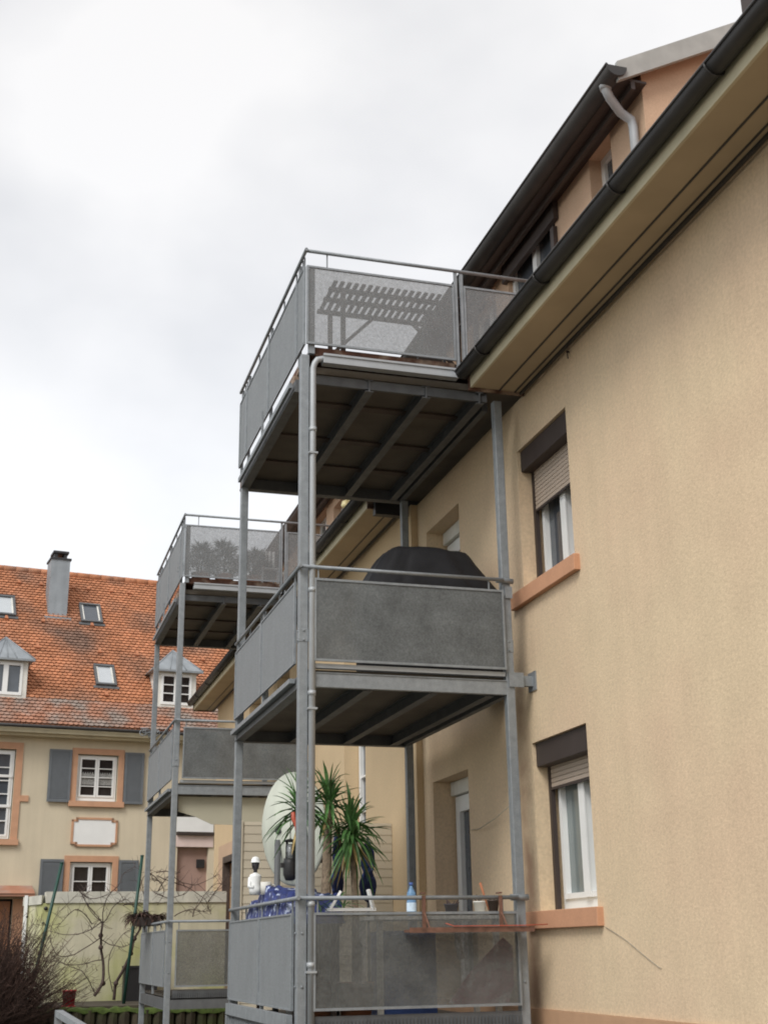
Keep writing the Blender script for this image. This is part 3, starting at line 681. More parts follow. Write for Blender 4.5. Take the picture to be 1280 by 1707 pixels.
# slatted screen at the far end of the low floor
sc = MB(); z = -1.58
while z < 1.36:
    hh = min(.094, 1.372-z)
    i4 = [(2.68, 14.594, z), (4.43, 14.594, z), (4.43, 14.60, z+hh), (2.68, 14.60, z+hh)]
    sc.face(i4); sc.face([(2.68, 14.594, z), (4.43, 14.594, z), (4.43, 14.605, z), (2.68, 14.605, z)]); z += .094
sc.box(2.68, 4.43, 14.606, 14.64, -1.6, 1.372); sc.box(2.64, 2.68, 14.58, 14.65, -1.6, 1.39)
tag(sc.build('privacy_screen', 'screen'), 'beige fence panel of horizontal boards standing against the facade behind the nearest balcony', 'fence panel')

# small table with blue cloth at the left rail, figurine and mug
tb = thing('side_table', (2.55, 11.35, -.57), 'small table under a blue cloth at the left rail of the lowest near balcony', 'table')
b = MB(); b.box(2.42, 2.85, 10.9, 12.6, .36, .39); b.build('table_top', 'darkwood', tb)
for x, y in ((2.48, 10.96), (2.8, 10.96), (2.48, 12.5), (2.8, 12.5)): MB().box(x-.02, x+.02, y-.02, y+.02, -.57, .359).build('leg', 'darkwood', tb)
b = MB(); tr = random.Random(3); nx, ny = 14, 40
G = []
for i in range(nx+1):
    row = []
    for j in range(ny+1):
        x = 2.36+.52*i/nx; y = 10.86+1.8*j/ny; edge = min(i, nx-i, j, ny-j)
        zz = .41+.022*math.sin(j*.9+i*.5)+.03*tr.random()+(.10*math.exp(-((j-22)/6)**2))
        if edge == 0: zz = .20+.03*math.sin(j*1.3)
        row.append(b.P((x, y, zz)))
    G.append(row)
for i in range(nx):
    for j in range(ny): b.f.append([G[i][j], G[i+1][j], G[i+1][j+1], G[i][j+1]]); b.smooth.append(True)
tag(b.build('tablecloth', 'blue_cloth'), 'crumpled blue and white patterned cloth over the small table at the left rail', 'tablecloth')
p = at(425, 1492, 12.0)
fg = thing('garden_figurine', tuple(p), 'white figurine with a dark face and white cap standing on the blue cloth', 'figurine')
b = MB(); b.lathe([(0, 0), (.05, 0), (.058, .05), (.045, .10), (.056, .155), (.05, .175), (.018, .19), (.014, .20)], tuple(p), 16); b.tube([(p.x-.05, p.y, p.z+.15), (p.x-.06, p.y-.02, p.z+.07), (p.x-.02, p.y-.05, p.z+.06)], .016, 8); b.build('body', 'white', fg)
b = MB(); b.lathe([(0, .185), (.018, .195), (.018, .215), (.030, .235), (.036, .265), (.033, .295), (.02, .31), (0, .315)], tuple(p), 16); b.lathe([(0, 0), (.01, .0), (0, .03)], (p.x-.03, p.y-.03, p.z+.25), 8, (-.5, -1, 0)); b.build('head', 'skin_stone', fg)
b = MB(); b.lathe([(.05, .283), (.04, .287), (.039, .31), (.026, .33), (0, .338)], tuple(p), 16); b.build('cap', 'white', fg)
p = at(443, 1492, 11.9)
b = MB(); b.lathe([(0, 0), (.045, 0), (.05, .11), (.046, .11), (.04, .01), (0, .008)], tuple(p), 18); b.tube([(p.x+.048, p.y, p.z+.09), (p.x+.08, p.y, p.z+.08), (p.x+.08, p.y, p.z+.04), (p.x+.046, p.y, p.z+.03)], .007, 6)
tag(b.build('mug', 'white_dirty'), 'white patterned mug on the blue cloth right of the figurine', 'mug')

# white flower box frame hung on the front rail
fb = thing('flower_box', (2.98, 10.44, .28), 'white flower box holder with two slanted arms on the front rail below the yuccas', 'flower box')
b = MB(); b.box(2.63, 3.02, 10.42, 10.56, .285, .31); b.build('tray', 'white', fb)
b = MB(); b.bar((2.64, 10.43, .30), (2.72, 10.40, .44), .03, .02); b.bar((3.0, 10.43, .30), (2.95, 10.40, .45), .03, .02); b.build('arm', 'white', fb)
# green plant tuft hanging through
pf = MB(); tr = random.Random(5)
p = at(545, 1510, 10.45)
for k in range(26):
    a = tr.uniform(0, 6.28); blade(pf, (p.x+tr.uniform(-.12, .2), p.y+.05, p.z+tr.uniform(-.02, .05)), (math.cos(a), math.sin(a)*.3, tr.uniform(-.6, .6)), tr.uniform(.08, .2), .012, .8, 4)
tag(pf.build('trailing_plant', 'leaf'), 'small green trailing plant poking over the front rail below the left yucca', 'plant')

# table inside at the right with bottle and pots
tb = thing('balcony_table', (3.7, 10.9, -.57), 'narrow table behind the front mesh, carrying the water bottle and the small pots', 'table')
b = MB(); b.box(3.05, 4.18, 10.55, 11.2, .22, .25); b.build('table_top', 'white_dirty', tb)
for x, y in ((3.1, 10.6), (4.12, 10.6), (3.1, 11.12), (4.12, 11.12)): MB().box(x-.022, x+.022, y-.022, y+.022, -.57, .219).build('leg', 'white_dirty', tb)
p = at(686, 1521, 10.8); p.z = .25
wb = thing('water_bottle', tuple(p), 'clear blue plastic water bottle behind the front handrail', 'bottle')
MB().lathe([(0, 0), (.038, 0), (.042, .02), (.042, .12), (.038, .135), (.042, .15), (.038, .19), (.014, .235), (.014, .25), (0, .25)], tuple(p), 18).build('body', 'bottle', wb)
MB().lathe([(.0425, .04), (.0425, .11)], tuple(p), 18).build('bottle_label', 'bottle_label', wb)
MB().lathe([(0, .25), (.017, .25), (.017, .275), (0, .275)], tuple(p), 12).build('lid', 'blue_box', wb)
for px_, w_, hh, mt, lb in ((752, .06, .09, 'skin_stone', 'dark round bowl on the balcony table, leftmost of the three pots'), (800, .055, .11, 'white_dirty', 'pale pot on the balcony table, between the two dark pots'), (822, .05, .12, 'darkwood', 'dark brown pot on the balcony table, nearest the right post')):
    p = at(px_, 1510, 10.85); p.z = .25
    r_ = thing('plant_pot', tuple(p), lb, 'pot', 'small pots on the balcony table')
    MB().lathe([(0, 0), (w_*.7, 0), (w_, hh), (w_*1.08, hh), (w_*1.08, hh+.012), (w_*.9, hh+.01), (w_*.85, hh-.01), (0, hh-.012)], tuple(p), 16).build('pot', mt, r_)
    tw = MB(); tr = random.Random(px_)
    for k in range(6): tw.tube([(p.x+tr.uniform(-.03, .03), p.y+tr.uniform(-.03, .03), p.z+hh-.02), (p.x+tr.uniform(-.07, .07), p.y+tr.uniform(-.05, .05), p.z+hh+tr.uniform(.02, .07))], .005, 5)
    tw.build('dry_stem', 'bark', r_)
p0, p1 = at(814, 1508, 10.8), at(800, 1472, 10.8)
b = MB(); b.tube([(p0.x, p0.y, .30), tuple(p1)], [.006, .012], 6); tag(b.build('garden_stick', 'terracotta'), 'short orange brown stick rising above the front rail by the right post', 'stick')

# rusty shelf clamped to the outside of the front rail
sh = thing('rail_shelf', (3.9, 10.28, .1), 'long rusty brown shelf hung from the front rail by two brackets', 'shelf')
b = MB(); b.box(3.23, 4.30, 10.20, 10.345, .115, .135); b.box(3.23, 4.30, 10.19, 10.20, .11, .15); b.build('board', 'rust', sh)
for x in (3.40, 4.07):
    b = MB(); b.bar((x, 10.335, .13), (x, 10.335, .40), .03, .012); b.bar((x, 10.33, .42), (x, 10.40, .42), .03, .012); b.bar((x, 10.19, .135), (x, 10.32, .26), .012); b.build('bracket', 'rust', sh)
b = MB(); b.tube([(3.53, 10.18, .18), (3.6, 10.18, .158), (4.2, 10.18, .158), (4.42, 10.19, .165)], .004, 6); b.build('rod', 'redorange', sh)

# things behind the low front mesh
b = MB(); b.box(3.35, 3.82, 11.3, 11.75, -.56, .14); c_ = b.build('storage_box', 'blue_box'); tag(c_, 'dark blue box dimly seen through the lowest front mesh', 'box')
b = MB(); b.box(2.6, 3.0, 11.75, 11.8, -.56, .2); b.box(2.6, 3.0, 11.6, 11.75, -.1, -.07); b.box(2.6, 3.0, 11.6, 11.75, -.4, -.37); b.box(2.58, 2.6, 11.6, 11.8, -.56, .2); b.box(3.0, 3.02, 11.6, 11.8, -.56, .2)
tag(b.build('low_shelf', 'white_dirty'), 'pale low shelf dimly seen through the left half of the lowest front mesh', 'shelf')
b = MB(lambda a, b_, c_: (a, c_, b_)); tr = random.Random(9)
b.prism([(3.63, -.43), (3.70, -.44), (4.15, -.44), (4.2, -.3), (4.20, .0), (4.12, .07), (3.95, -.08), (3.8, -.22)], 10.44, 10.452)
tag(b.build('pink_cloth', 'pinkcloth'), 'pink and white patterned cloth hanging slantwise behind the lowest front mesh', 'cloth')
b = MB(); b.tube([(3.83, 10.75, .22), (3.83, 10.75, .03), (3.86, 10.75, -.1)], .028, 10); tag(b.build('white_tube', 'white'), 'short white tube under the table behind the lowest front mesh', 'tube')

# ------------------------------------------------------------ things on the far tower
def tuft(mb, c, rx, rz, n, tr, L=.14):
    for k in range(n):
        a = tr.uniform(0, 6.28); u = tr.uniform(0, 1)
        p = Vector((c[0]+rx*math.cos(a)*u**.5, c[1]+rx*math.sin(a)*u**.5*.5, c[2]+rz*(tr.random()**1.5)))
        d = Vector((math.cos(a)*.8, math.sin(a)*.8, tr.uniform(-.2, 1))).normalized()
        blade(mb, p, d, tr.uniform(.5, 1)*L, .010, .3, 2)
for i, (x, hh, rr, lb) in enumerate(((2.72, .48, .22, 'leftmost feathery conifer behind the top mesh of the farther balcony'), (3.08, .56, .22, 'tallest feathery conifer, second from left behind the top mesh of the farther balcony'), (3.55, .42, .30, 'broad low bush behind the right half of the top mesh of the farther balcony'))):
    r_ = thing('potted_conifer', (x, 18.8, 5.245), lb, 'shrub', 'potted shrubs on the top floor of the farther balcony')
    MB().lathe([(0, 0), (.12, 0), (.15, .22), (.14, .22), (0, .2)], (x, 18.8, 5.245), 16).build('pot', 'terracotta', r_)
    MB().tube([(x, 18.8, 5.43), (x+.02, 18.8, 5.3+hh)], [.02, .006], 8).build('trunk', 'bark', r_)
    f = MB(); tr = random.Random(i)
    for j in range(9):
        f2 = j/9; tuft(f, (x+tr.uniform(-.03, .03), 18.8, 5.45+hh*f2*.9), rr*(1.35-f2*1.0), .10, 130, tr)
    f.build('foliage', 'conifer', r_)
ch2 = thing('patio_chair', (3.75, 18.75, 5.245), 'white patio chair behind the right end of the top mesh of the farther balcony', 'chair')
b = MB(); b.box(3.62, 3.9, 18.6, 18.95, 5.55, 5.58); b.build('seat', 'white', ch2)
b = MB()
for k in range(5): b.box(3.62+k*.06, 3.655+k*.06, 18.95, 18.97, 5.58, 5.95)
b.build('backrest', 'white', ch2)
for x, y in ((3.64, 18.62), (3.88, 18.62), (3.64, 18.93), (3.88, 18.93)): MB().box(x-.015, x+.015, y-.015, y+.015, 5.245, 5.549).build('leg', 'white', ch2)
# awning under the middle floor
b = MB(lambda a, b_, c_: (b_, a, c_)); aw = MB(lambda a, b_, c_: (a, c_, b_))
aw.prism([(2.47, 2.08), (4.22, 2.08), (4.22, 1.68), (2.95, 1.70), (2.72, 1.80), (2.47, 1.87)], 18.52, 18.535)
tag(aw.build('awning', 'awning'), 'beige canvas valance hanging below the middle floor of the farther balcony', 'awning')
# satellite of loops: wire ornament at the middle rail corner
p = at(249, 1222, 21.7); b = MB(); tr = random.Random(2)
for k in range(9):
    q = Vector(p)+Vector((tr.uniform(-.12, .12), tr.uniform(-.05, .05), tr.uniform(-.14, .14))); r_ = tr.uniform(.04, .08); ph = tr.uniform(0, 3)
    b.tube([(q.x+r_*math.cos(a), q.y+r_*math.sin(a)*math.cos(ph), q.z+r_*math.sin(a)*math.sin(ph+.6)) for a in [2*math.pi*j/12 for j in range(13)]], .008, 5)
b.tube([(p.x-.1, p.y, p.z), (2.40, 21.7, p.z)], .008, 5)
tag(b.build('wire_ornament', 'galv'), 'curled wire ornament on the far corner of the middle rail of the farther balcony', 'ornament')
# dry plants basket at the low rail corner
pb = thing('hanging_planter', (2.36, 21.3, .2), 'dark planter of dead brown plants on the low rail corner of the farther balcony', 'planter')
p = at(245, 1535, 20.4)
b = MB(); b.box(p.x-.18, p.x+.16, p.y-.3, p.y+.3, p.z-.08, p.z+.04); b.build('box', 'brown', pb)
b = MB(); tr = random.Random(11)
for k in range(380):
    a = tr.uniform(0, 6.28); blade(b, (p.x+tr.uniform(-.2, .18), p.y+tr.uniform(-.3, .3), p.z+.03), (math.cos(a), math.sin(a), tr.uniform(-.3, 1)), tr.uniform(.12, .32), .016, tr.uniform(.8, 2.4), 4)
b.build('dead_stems', 'twig', pb)

# ------------------------------------------------------------ house behind
HR = R(7.7)
house = thing('tiled_house', (0, 32, -1.6), 'pale rendered house with steep orange tiled roof and grey shutters behind the garden', 'house', rz=HR)
ZH = 1.6   # local z is world z + ZH
FH = lambda u, v, n: (u, -n, v+ZH)
XA, XB = -6, 9
hw = [(1.83, 2.83, 3.47, 4.60), (1.80, 2.81, 1.16, 2.05), (-.75, .36, 2.54, 4.64), (-.65, .55, -1.5, 1.2), (-4.8, -3.7, 3.47, 4.6), (6.4, 7.4, 3.47, 4.6), (4.40, 5.20, -1.2, 2.44)]
m = MB(FH); wall_sheet(m, XA, XB, -1.6, 5.0, hw, .14)
m.face([(XA, -1.6, 0), (XA, 5.0, 0), (XA, 10.0, -4.2), (XA, 5.0, -8.4), (XA, -1.6, -8.4)]); m.face([(XB, -1.6, 0), (XB, 5.0, 0), (XB, 10.0, -4.2), (XB, 5.0, -8.4), (XB, -1.6, -8.4)])
m.face([(XA, -1.6, -8.4), (XB, -1.6, -8.4), (XB, 5, -8.4), (XA, 5, -8.4)])
m.build('wall', 'house_wall', house)
for a, b, c, e in hw[:6]: MB(FH).box(a-.1, b+.1, c-.1, e+.1, -.6, -.4).build('dark_room_backing', 'black', house)  # black slabs give the darkness inside the house
def surround(a, b, c, e, w_=.14, sill=True):
    s = MB(FH); s.box(a-w_, a, c, e+w_, .001, .035); s.box(b, b+w_, c, e+w_, .001, .035); s.box(a, b, e, e+w_, .001, .034)
    if sill: s.box(a-w_-.03, b+w_+.03, c-.13, c-.001, .001, .09)
    return s.build('window_surround', 'orange', house)
surround(*hw[0]); surround(*hw[1]); surround(*hw[2], w_=.16); surround(*hw[4]); surround(*hw[5])
MB(FH).box(.521, .72, 3.42, 3.56, .001, .035).build('stone_block', 'orange', house)
wn = window(house, FH, 1.85, 2.81, 3.49, 4.58, -.07, 2, 3, 'glass_dark', fw=.05, sash=.045, bottom=.09, barw=.02)
l_ = MB(FH)
for a in (1.96, 2.38):
    for k in range(12): l_.box(a+k*.029, a+k*.029+.017, 3.88, 4.15+.03*(k % 2), -.098, -.094)
l_.build('lace_curtain', 'lace', wn)
window(house, FH, 1.82, 2.79, 1.18, 2.03, -.07, 2, 1, 'glass_dark', fw=.05, sash=.045, barw=.02)
st = MB(FH)
window(house, FH, -.73, .34, 2.56, 4.62, -.07, 2, 5, 'glass', fw=.05, sash=.045, barw=.025)
MB(FH).box(-.7, .31, 3.28, 3.34, -.06, -.03).box(-.7, .31, 3.98, 4.04, -.06, -.03).build('transom', 'white', house)
window(house, FH, -4.78, -3.72, 3.49, 4.58, -.07, 2, 3, 'glass_dark'); window(house, FH, 6.42, 7.38, 3.49, 4.58, -.07, 2, 3, 'glass_dark')
for a, b, c, e in ((1.14, 1.68, 3.43, 4.68), (2.98, 3.46, 3.43, 4.68), (1.10, 1.64, 1.16, 2.10), (2.96, 3.44, 1.16, 2.10)):
    s = MB(FH); s.box(a, b, c, e, .04, .065); s.box(a, a+.06, c, e, .065, .08); s.box(b-.06, b, c, e, .065, .08); s.box(a+.06, b-.06, c, c+.06, .065, .08); s.box(a+.06, b-.06, e-.06, e, .065, .08)
    k = c+.09
    while k < e-.09: s.box(a+.06, b-.06, k, k+.022, .065, .072); k += .04
    s.build('shutter', 'grey_shutter', house)
# plaque
pq = MB(FH); q = [(1.82, 2.50), (1.92, 2.50), (1.92, 2.45), (2.74, 2.45), (2.74, 2.50), (2.84, 2.50), (2.84, 2.99), (2.74, 2.99), (2.74, 3.04), (1.92, 3.04), (1.92, 2.99), (1.82, 2.99)]
pq.prism(q, .002, .03); po = pq.build('plaque', 'white', house)
q2 = MB(FH)
for (a, b), (c, e) in zip(q, q[1:]+q[:1]):
    a, b, c, e = [2.33+(v-2.33)*1.04 if i % 2 == 0 else 2.745+(v-2.745)*1.07 for i, v in enumerate((a, b, c, e))]
    q2.box(min(a, c)-.025, max(a, c)+.025, min(b, e)-.025, max(b, e)+.025, .003, .045)
q2.build('plaque_border', 'orange', po)
# entrance at the lower left with little tiled canopy
d = MB(FH); d.box(-.6, .5, -1.5, 1.15, -.14, -.08); d.build('door', 'orange_door', house)
d = MB(FH); d.box(-.8, -.65, -1.5, 1.2, .001, .05); d.box(.55, .8, -1.5, 1.2, .001, .05); d.build('door_surround', 'orange', house)
d = MB(FH); d.box(-1, .95, 1.24, 1.30, .002, .5); d.face([(-1, 1.302, .52), (.95, 1.302, .52), (.95, 1.5, .002), (-1, 1.5, .002)]); d.build('door_canopy', 'tile_old', house)
# recessed porch to the right
b = MB(FH); b.face([(4.3, -1.6, -.139), (5.3, -1.6, -.139), (5.3, 3.4, -.139), (4.3, 3.4, -.139)]); b.build('porch_wall', 'brownwall', house)
b = MB(FH); b.box(4.36, 5.3, 2.80, 3.4, .002, .03); b.build('porch_panel', 'white', house)
b = MB(FH); b.box(4.36, 5.3, 2.72, 2.796, .002, .12); b.build('porch_beam', 'brown', house)
b = MB(FH); b.box(4.36, 5.3, 2.44, 2.716, .002, .035); b.build('porch_lintel', 'pale_pink', house)
b = MB(FH); b.box(4.93, 5.12, 1.95, 2.15, -.135, -.06); b.build('letterbox', 'black', house)
# roof
TH = R(50); ct, sn = math.cos(TH), math.sin(TH)
FR = lambda u, s, n: (u, -.45+s*ct-n*sn, 5.21+s*sn+n*ct+ZH)      # s up the slope, n out of it
SR = 6.45
rf = MB(FR); rf.box(XA-.3, XB+.3, .0, SR, -.12, -.03)
rf.face([(XA-.3, SR, -.03), (XB+.3, SR, -.03), (XB+.3, SR-.05, -8), (XA-.3, SR-.05, -8)])
tr = random.Random(4)
row = 0; s = .0; rf_up = rf; rf = MB(FR)
while s < SR-.05:
    if rf is not rf_up and s > .92: rf_low = rf; rf = rf_up
    off = .0625 if row % 2 else 0; x = -2.6+off
    while x < 8.0:
        j = tr.uniform(-.006, .006); lift = tr.uniform(.0, .008); hw_ = .060
        z1, z0 = .03+lift, -.018
        pts = [(x-hw_, s+.17), (x-hw_, s+.05), (x-hw_*.6, s+.014+j), (x, s+j), (x+hw_*.6, s+.014+j), (x+hw_, s+.05), (x+hw_, s+.17)]
        top = [rf.P((a, b_, z1-(b_-s)*.27)) for a, b_ in pts]
        rf.f.append(top); rf.smooth.append(False)
        low = [rf.P((a, b_, z1-.018-(b_-s)*.27)) for a, b_ in pts[1:6]]
        for k in range(4): rf.f.append([top[1+k], top[2+k], low[k+1], low[k]]); rf.smooth.append(False)
        x += .125
    row += 1; s += .118
roof = rf.build('roof', 'tile', house); rf_low.build('eaves_tiles', 'tile_old', roof)
b = MB(FR)
x = XA-.3
while x < XB+.3:
    b.tube([(x, SR+.0, -.01), (x+.36, SR+.0, .0)], [.11, .095], 10); x += .34
b.build('ridge_tiles', 'tile', roof)
# snow hooks / vent tiles
b = MB(FR); tr = random.Random(8)
for sv, xs in ((5.75, (-.9, .55, 1.15, 2.05, 2.45, 3.1, 3.6)), (2.9, (.9, 2.5, 3.5, 5.3)), (4.05, (.15, 1.1, 2.4)), (1.15, (2.5,))):
    for x in xs: b.prism([(x-.05, sv), (x+.05, sv), (x+.03, sv+.12), (x-.03, sv+.12)], .03, .075)
b.build('vent_tile', 'terracotta', roof)
# gutter and cornice of the house
b = MB(FH); b.tube([(XA-.3, 5.14, .50), (XB+.3, 5.14, .50)], .045, 10); b.build('gutter', 'gutter', house)
b = MB(FH); b.box(XA-.3, XB+.3, 5.0, 5.12, .0, .42); b.box(XA-.3, XB+.3, 4.94, 4.999, -.05, .30); b.build('cornice', 'fascia', house)
def skylight(a, b_, s0, s1, glass):
    f = MB(FR); n0, n1 = .0, .10
    f.box(a, b_, s0, s0+.06, n0, n1); f.box(a, b_, s1-.06, s1, n0, n1+.01); f.box(a, a+.06, s0+.06, s1-.06, n0, n1-.002); f.box(b_-.06, b_, s0+.06, s1-.06, n0, n1-.002)
    f.box(a-.06, b_+.06, s0-.09, s0-.001, n0, .04); o = f.build('skylight', 'galv_dark', roof)
    q = MB(FR); q.box(a+.06, a+.10, s0+.06, s1-.06, .061, .075); q.box(b_-.10, b_-.06, s0+.06, s1-.06, .061, .075); q.build('skylight_sash', 'white_dirty', roof)
    MB(FR).box(a+.06, b_-.06, s0+.06, s1-.06, .05, .06).build('skylight_pane', glass, roof)
skylight(2.12, 2.70, 4.2, 5.02, 'glass'); skylight(2.27, 2.80, 1.55, 2.35, 'sky_glass'); skylight(-.5, .40, 4.2, 5.05, 'sky_glass')
def dormer(c):
    y0 = .12; zb, ze = 5.9, 6.85; hw_ = .52
    f = MB(lambda a, b_, c_: (a, b_, c_+ZH)); f.box(c-hw_, c+hw_, y0, y0+.05, zb-.1, zb+.07); f.box(c-hw_, c-hw_+.12, y0, y0+.05, zb+.07, ze); f.box(c+hw_-.12, c+hw_, y0, y0+.05, zb+.07, ze); f.box(c-hw_+.12, c+hw_-.12, y0, y0+.05, ze-.08, ze)
    f.prism([(c-hw_, y0+.05), (c-hw_+.02, y0+.05), (c-hw_+.02, 1.3), (c-hw_, 1.3)], zb-.1, ze); f.prism([(c+hw_-.02, y0+.05), (c+hw_, y0+.05), (c+hw_, 1.3), (c+hw_-.02, 1.3)], zb-.1, ze)
    o = f.build('dormer', 'white_dirty', house)
    F2 = lambda u, v, n: (u, y0-n, v+ZH)
    q = MB(F2); n = .0
    for p0, p1 in ((c-.40, c-.0), (c+.0, c+.40)):
        q.box(p0, p0+.06, zb+.07, ze-.08, n-.03, n+.02); q.box(p1-.06, p1, zb+.07, ze-.08, n-.03, n+.02); q.box(p0+.06, p1-.06, zb+.07, zb+.14, n-.03, n+.02); q.box(p0+.06, p1-.06, ze-.15, ze-.08, n-.03, n+.02)
        if c > 2:
            for k in (1, 2): v = zb+.14+(ze-zb-.29)*k/3; q.box(p0+.06, p1-.06, v-.012, v+.012, n-.03, n+.01)
    q.build('window_frame', 'white', o)
    MB(F2).box(c-.40, c+.40, zb+.07, ze-.08, -.06, -.04).build('window_pane', 'glass_dark' if c > 2 else 'glass', o)
    hd = MB(lambda a, b_, c_: (a, b_, c_+ZH)); e = .66; A = (c-e, y0-.16, ze+.0); B = (c+e, y0-.16, ze+.0); C_ = (c+e, 1.30, ze+.0); D = (c-e, 1.30, ze+.0); P_ = (c, .62, 7.5); Q = (c, 1.62, 7.5)
    hd.face([A, B, P_]); hd.face([B, C_, Q, P_]); hd.face([D, A, P_, Q]); hd.face([A, B, C_, D])
    for U, V in ((A, P_), (B, P_)): hd.tube([U, V], .02, 6)
    for t_ in (-.33, 0, .33): hd.tube([(c+e*t_*1.0, y0-.16, ze+.01), (c+t_*.0, .62, 7.51)], .012, 5)
    hd.box(c-e, c+e, y0-.165, y0-.14, ze-.05, ze+.0)
    hd.build('dormer_hood', 'zinc', o)
dormer(-.02); dormer(4.25)
b = MB(lambda a, b_, c_: (a, b_, c_+ZH)); b.box(1.25, 1.76, 2.42, 3.0, 8.4, 10.22)
ch_ = b.build('chimney', 'zinc', house)
b = MB(lambda a, b_, c_: (a, b_, c_+ZH)); b.box(1.22, 1.79, 2.39, 3.03, 10.2, 10.25); b.box(1.34, 1.42, 2.5, 2.9, 10.25, 10.4); b.box(1.60, 1.68, 2.5, 2.9, 10.25, 10.4); b.box(1.30, 1.72, 2.45, 2.95, 10.4, 10.46); b.build('chimney_cap', 'black', ch_)
b = MB(lambda a, b_, c_: (a, b_, c_+ZH)); b.box(1.15, 1.86, 2.3, 2.43, 8.45, 8.56); b.build('flashing', 'zinc', ch_)

# ------------------------------------------------------------ garden
gw = thing('garden_wall', (1.9, 25, -1.6), 'pale mossy rendered garden wall with concrete coping below the house', 'wall')
b = MB(); b.prism([(.95, 25.0), (4.3, 25.0), (4.3, 25.25), (.95, 25.25)], -1.6, .86); b.prism([(.64, 25.9), (.95, 25.0), (.95, 25.25), (.75, 26.0)], -1.6, .84); b.build('wall', 'garden_wall', gw)
b = MB(); b.prism([(1.0, 24.97), (4.3, 24.97), (4.3, 25.28), (.98, 25.28)], .862, 1.06); b.prism([(.62, 25.9), (.92, 24.97), (.98, 25.28), (.75, 26.05)], .842, 1.0); b.build('coping', 'coping', gw)
p = at(43, 1500, 25.6); b = MB(); b.box(p.x-.02, p.x+.04, 25.6, 25.68, -1.0, 1.02)
tag(b.build('downpipe', 'white'), 'white downpipe at the left end of the mossy garden wall', 'downpipe')
# knot holes (round vents) in wall
for a, b_, rr in ((75, 1516, .035), (45, 1529, .022), (70, 1540, .016)):
    q = at(a, b_, 25.35); o = MB(); o.lathe([(0, 0), (rr, 0), (rr, .02), (0, .02)], (q.x, 25.0 if q.x > .96 else 25.3, q.z), 12, (0, -1, 0)); o.build('vent_hole', 'black', gw)
b = MB(); tr = random.Random(21); x = -3.0; ed = thing('palisade_edging', (1.5, 22.5, -1.6), 'dark mossy timber palisade edging along the bottom of the raised garden', 'edging')
while x < 6.0:
    ww = tr.uniform(.16, .2); b.tube([(x, 22.5, -1.6), (x, 22.5, -.86+tr.uniform(-.02, .02)-.022*max(0, x))], ww/2, 8, sm=False); x += ww
b.build('posts', 'palisade', ed)
b = MB(); n = 90; tr = random.Random(22); G = []
for i in range(n+1):
    x = -3+9*i/n; G.append([b.P((x, y, -.83-.022*max(0, x)+hh+tr.uniform(-.02, .035))) for y, hh in ((22.41, -.06), (22.42, .0), (22.55, .02), (22.75, .0))])
for i in range(n):
    for j in range(3): b.f.append([G[i][j], G[i+1][j], G[i+1][j+1], G[i][j+1]]); b.smooth.append(True)
b.build('moss_cap', 'moss', ed)
for i, (a, b_, c, d_, Y, lb) in enumerate(((103, 1440, 45, 1680, 23.2, 'long dark green pole leaning left in front of the mossy garden wall'), (237, 1428, 206, 1675, 23.4, 'dark green pole beside the vine trunk at the right end of the mossy garden wall'))):
    o = MB(); p0, p1 = at(c, d_, Y), at(a, b_, Y+.1); o.tube([tuple(p0), tuple(p1)], .028, 8); o.tube([tuple(p1), tuple(p1+Vector((0, 0, .02)))], .032, 8)
    tag(o.build('garden_pole', 'green_pole'), lb, 'pole', 'green garden poles')
def poly(mb, pts, Y, r0, r1, jit=.0, seed=0, n=6):
    tr = random.Random(seed); P_ = []
    for k in range(len(pts)-1):
        for s_ in range(4):
            t_ = s_/4; P_.append((pts[k][0]+(pts[k+1][0]-pts[k][0])*t_+tr.uniform(-1, 1)*jit, pts[k][1]+(pts[k+1][1]-pts[k][1])*t_+tr.uniform(-1, 1)*jit))
    P_.append(pts[-1]); m_ = len(P_)
    # smooth
    for _ in range(2): P_ = [P_[0]]+[((P_[i-1][0]+2*P_[i][0]+P_[i+1][0])/4, (P_[i-1][1]+2*P_[i][1]+P_[i+1][1])/4) for i in range(1, m_-1)]+[P_[-1]]
    ph = tr.uniform(0, 6)
    mb.tube([tuple(at(x, y, Y+.12*math.sin(ph+i*.35))) for i, (x, y) in enumerate(P_)], [r0+(r1-r0)*i/(m_-1) for i in range(m_)], n)
    return P_
def vine(label, name, Y, trunk, branches, seed, base):
    r_ = thing('grape_vine', base, label, 'vine', 'bare grape vines in front of the garden wall')
    t_ = MB(); poly(t_, trunk, Y, .028, .018, 1.2, seed)
    for k in (.3, .6, .95):
        q = at(*trunk[int(k*(len(trunk)-1))], Y); t_.lathe([(0, -.05), (.035, -.03), (.045, 0), (.03, .03), (0, .05)], tuple(q), 8)
    t_.build('trunk', 'bark', r_)
    b_ = MB(); tr = random.Random(seed)
    for br in branches:
        P_ = poly(b_, br, Y+tr.uniform(-.1, .1), .0095, .004, 2.2, tr.randint(0, 999), 5)
        for _ in range(15):
            i = tr.randrange(len(P_)); x, y = P_[i]; dx, dy = tr.uniform(-22, 22), tr.uniform(-25, 14)
            poly(b_, [(x, y), (x+dx*.5, y+dy*.5+tr.uniform(-4, 4)), (x+dx, y+dy)], Y+tr.uniform(-.1, .1), .0045, .002, 1, tr.randint(0, 999), 4)
    b_.build('branches', 'bark', r_)
q = at(163, 1662, 24)
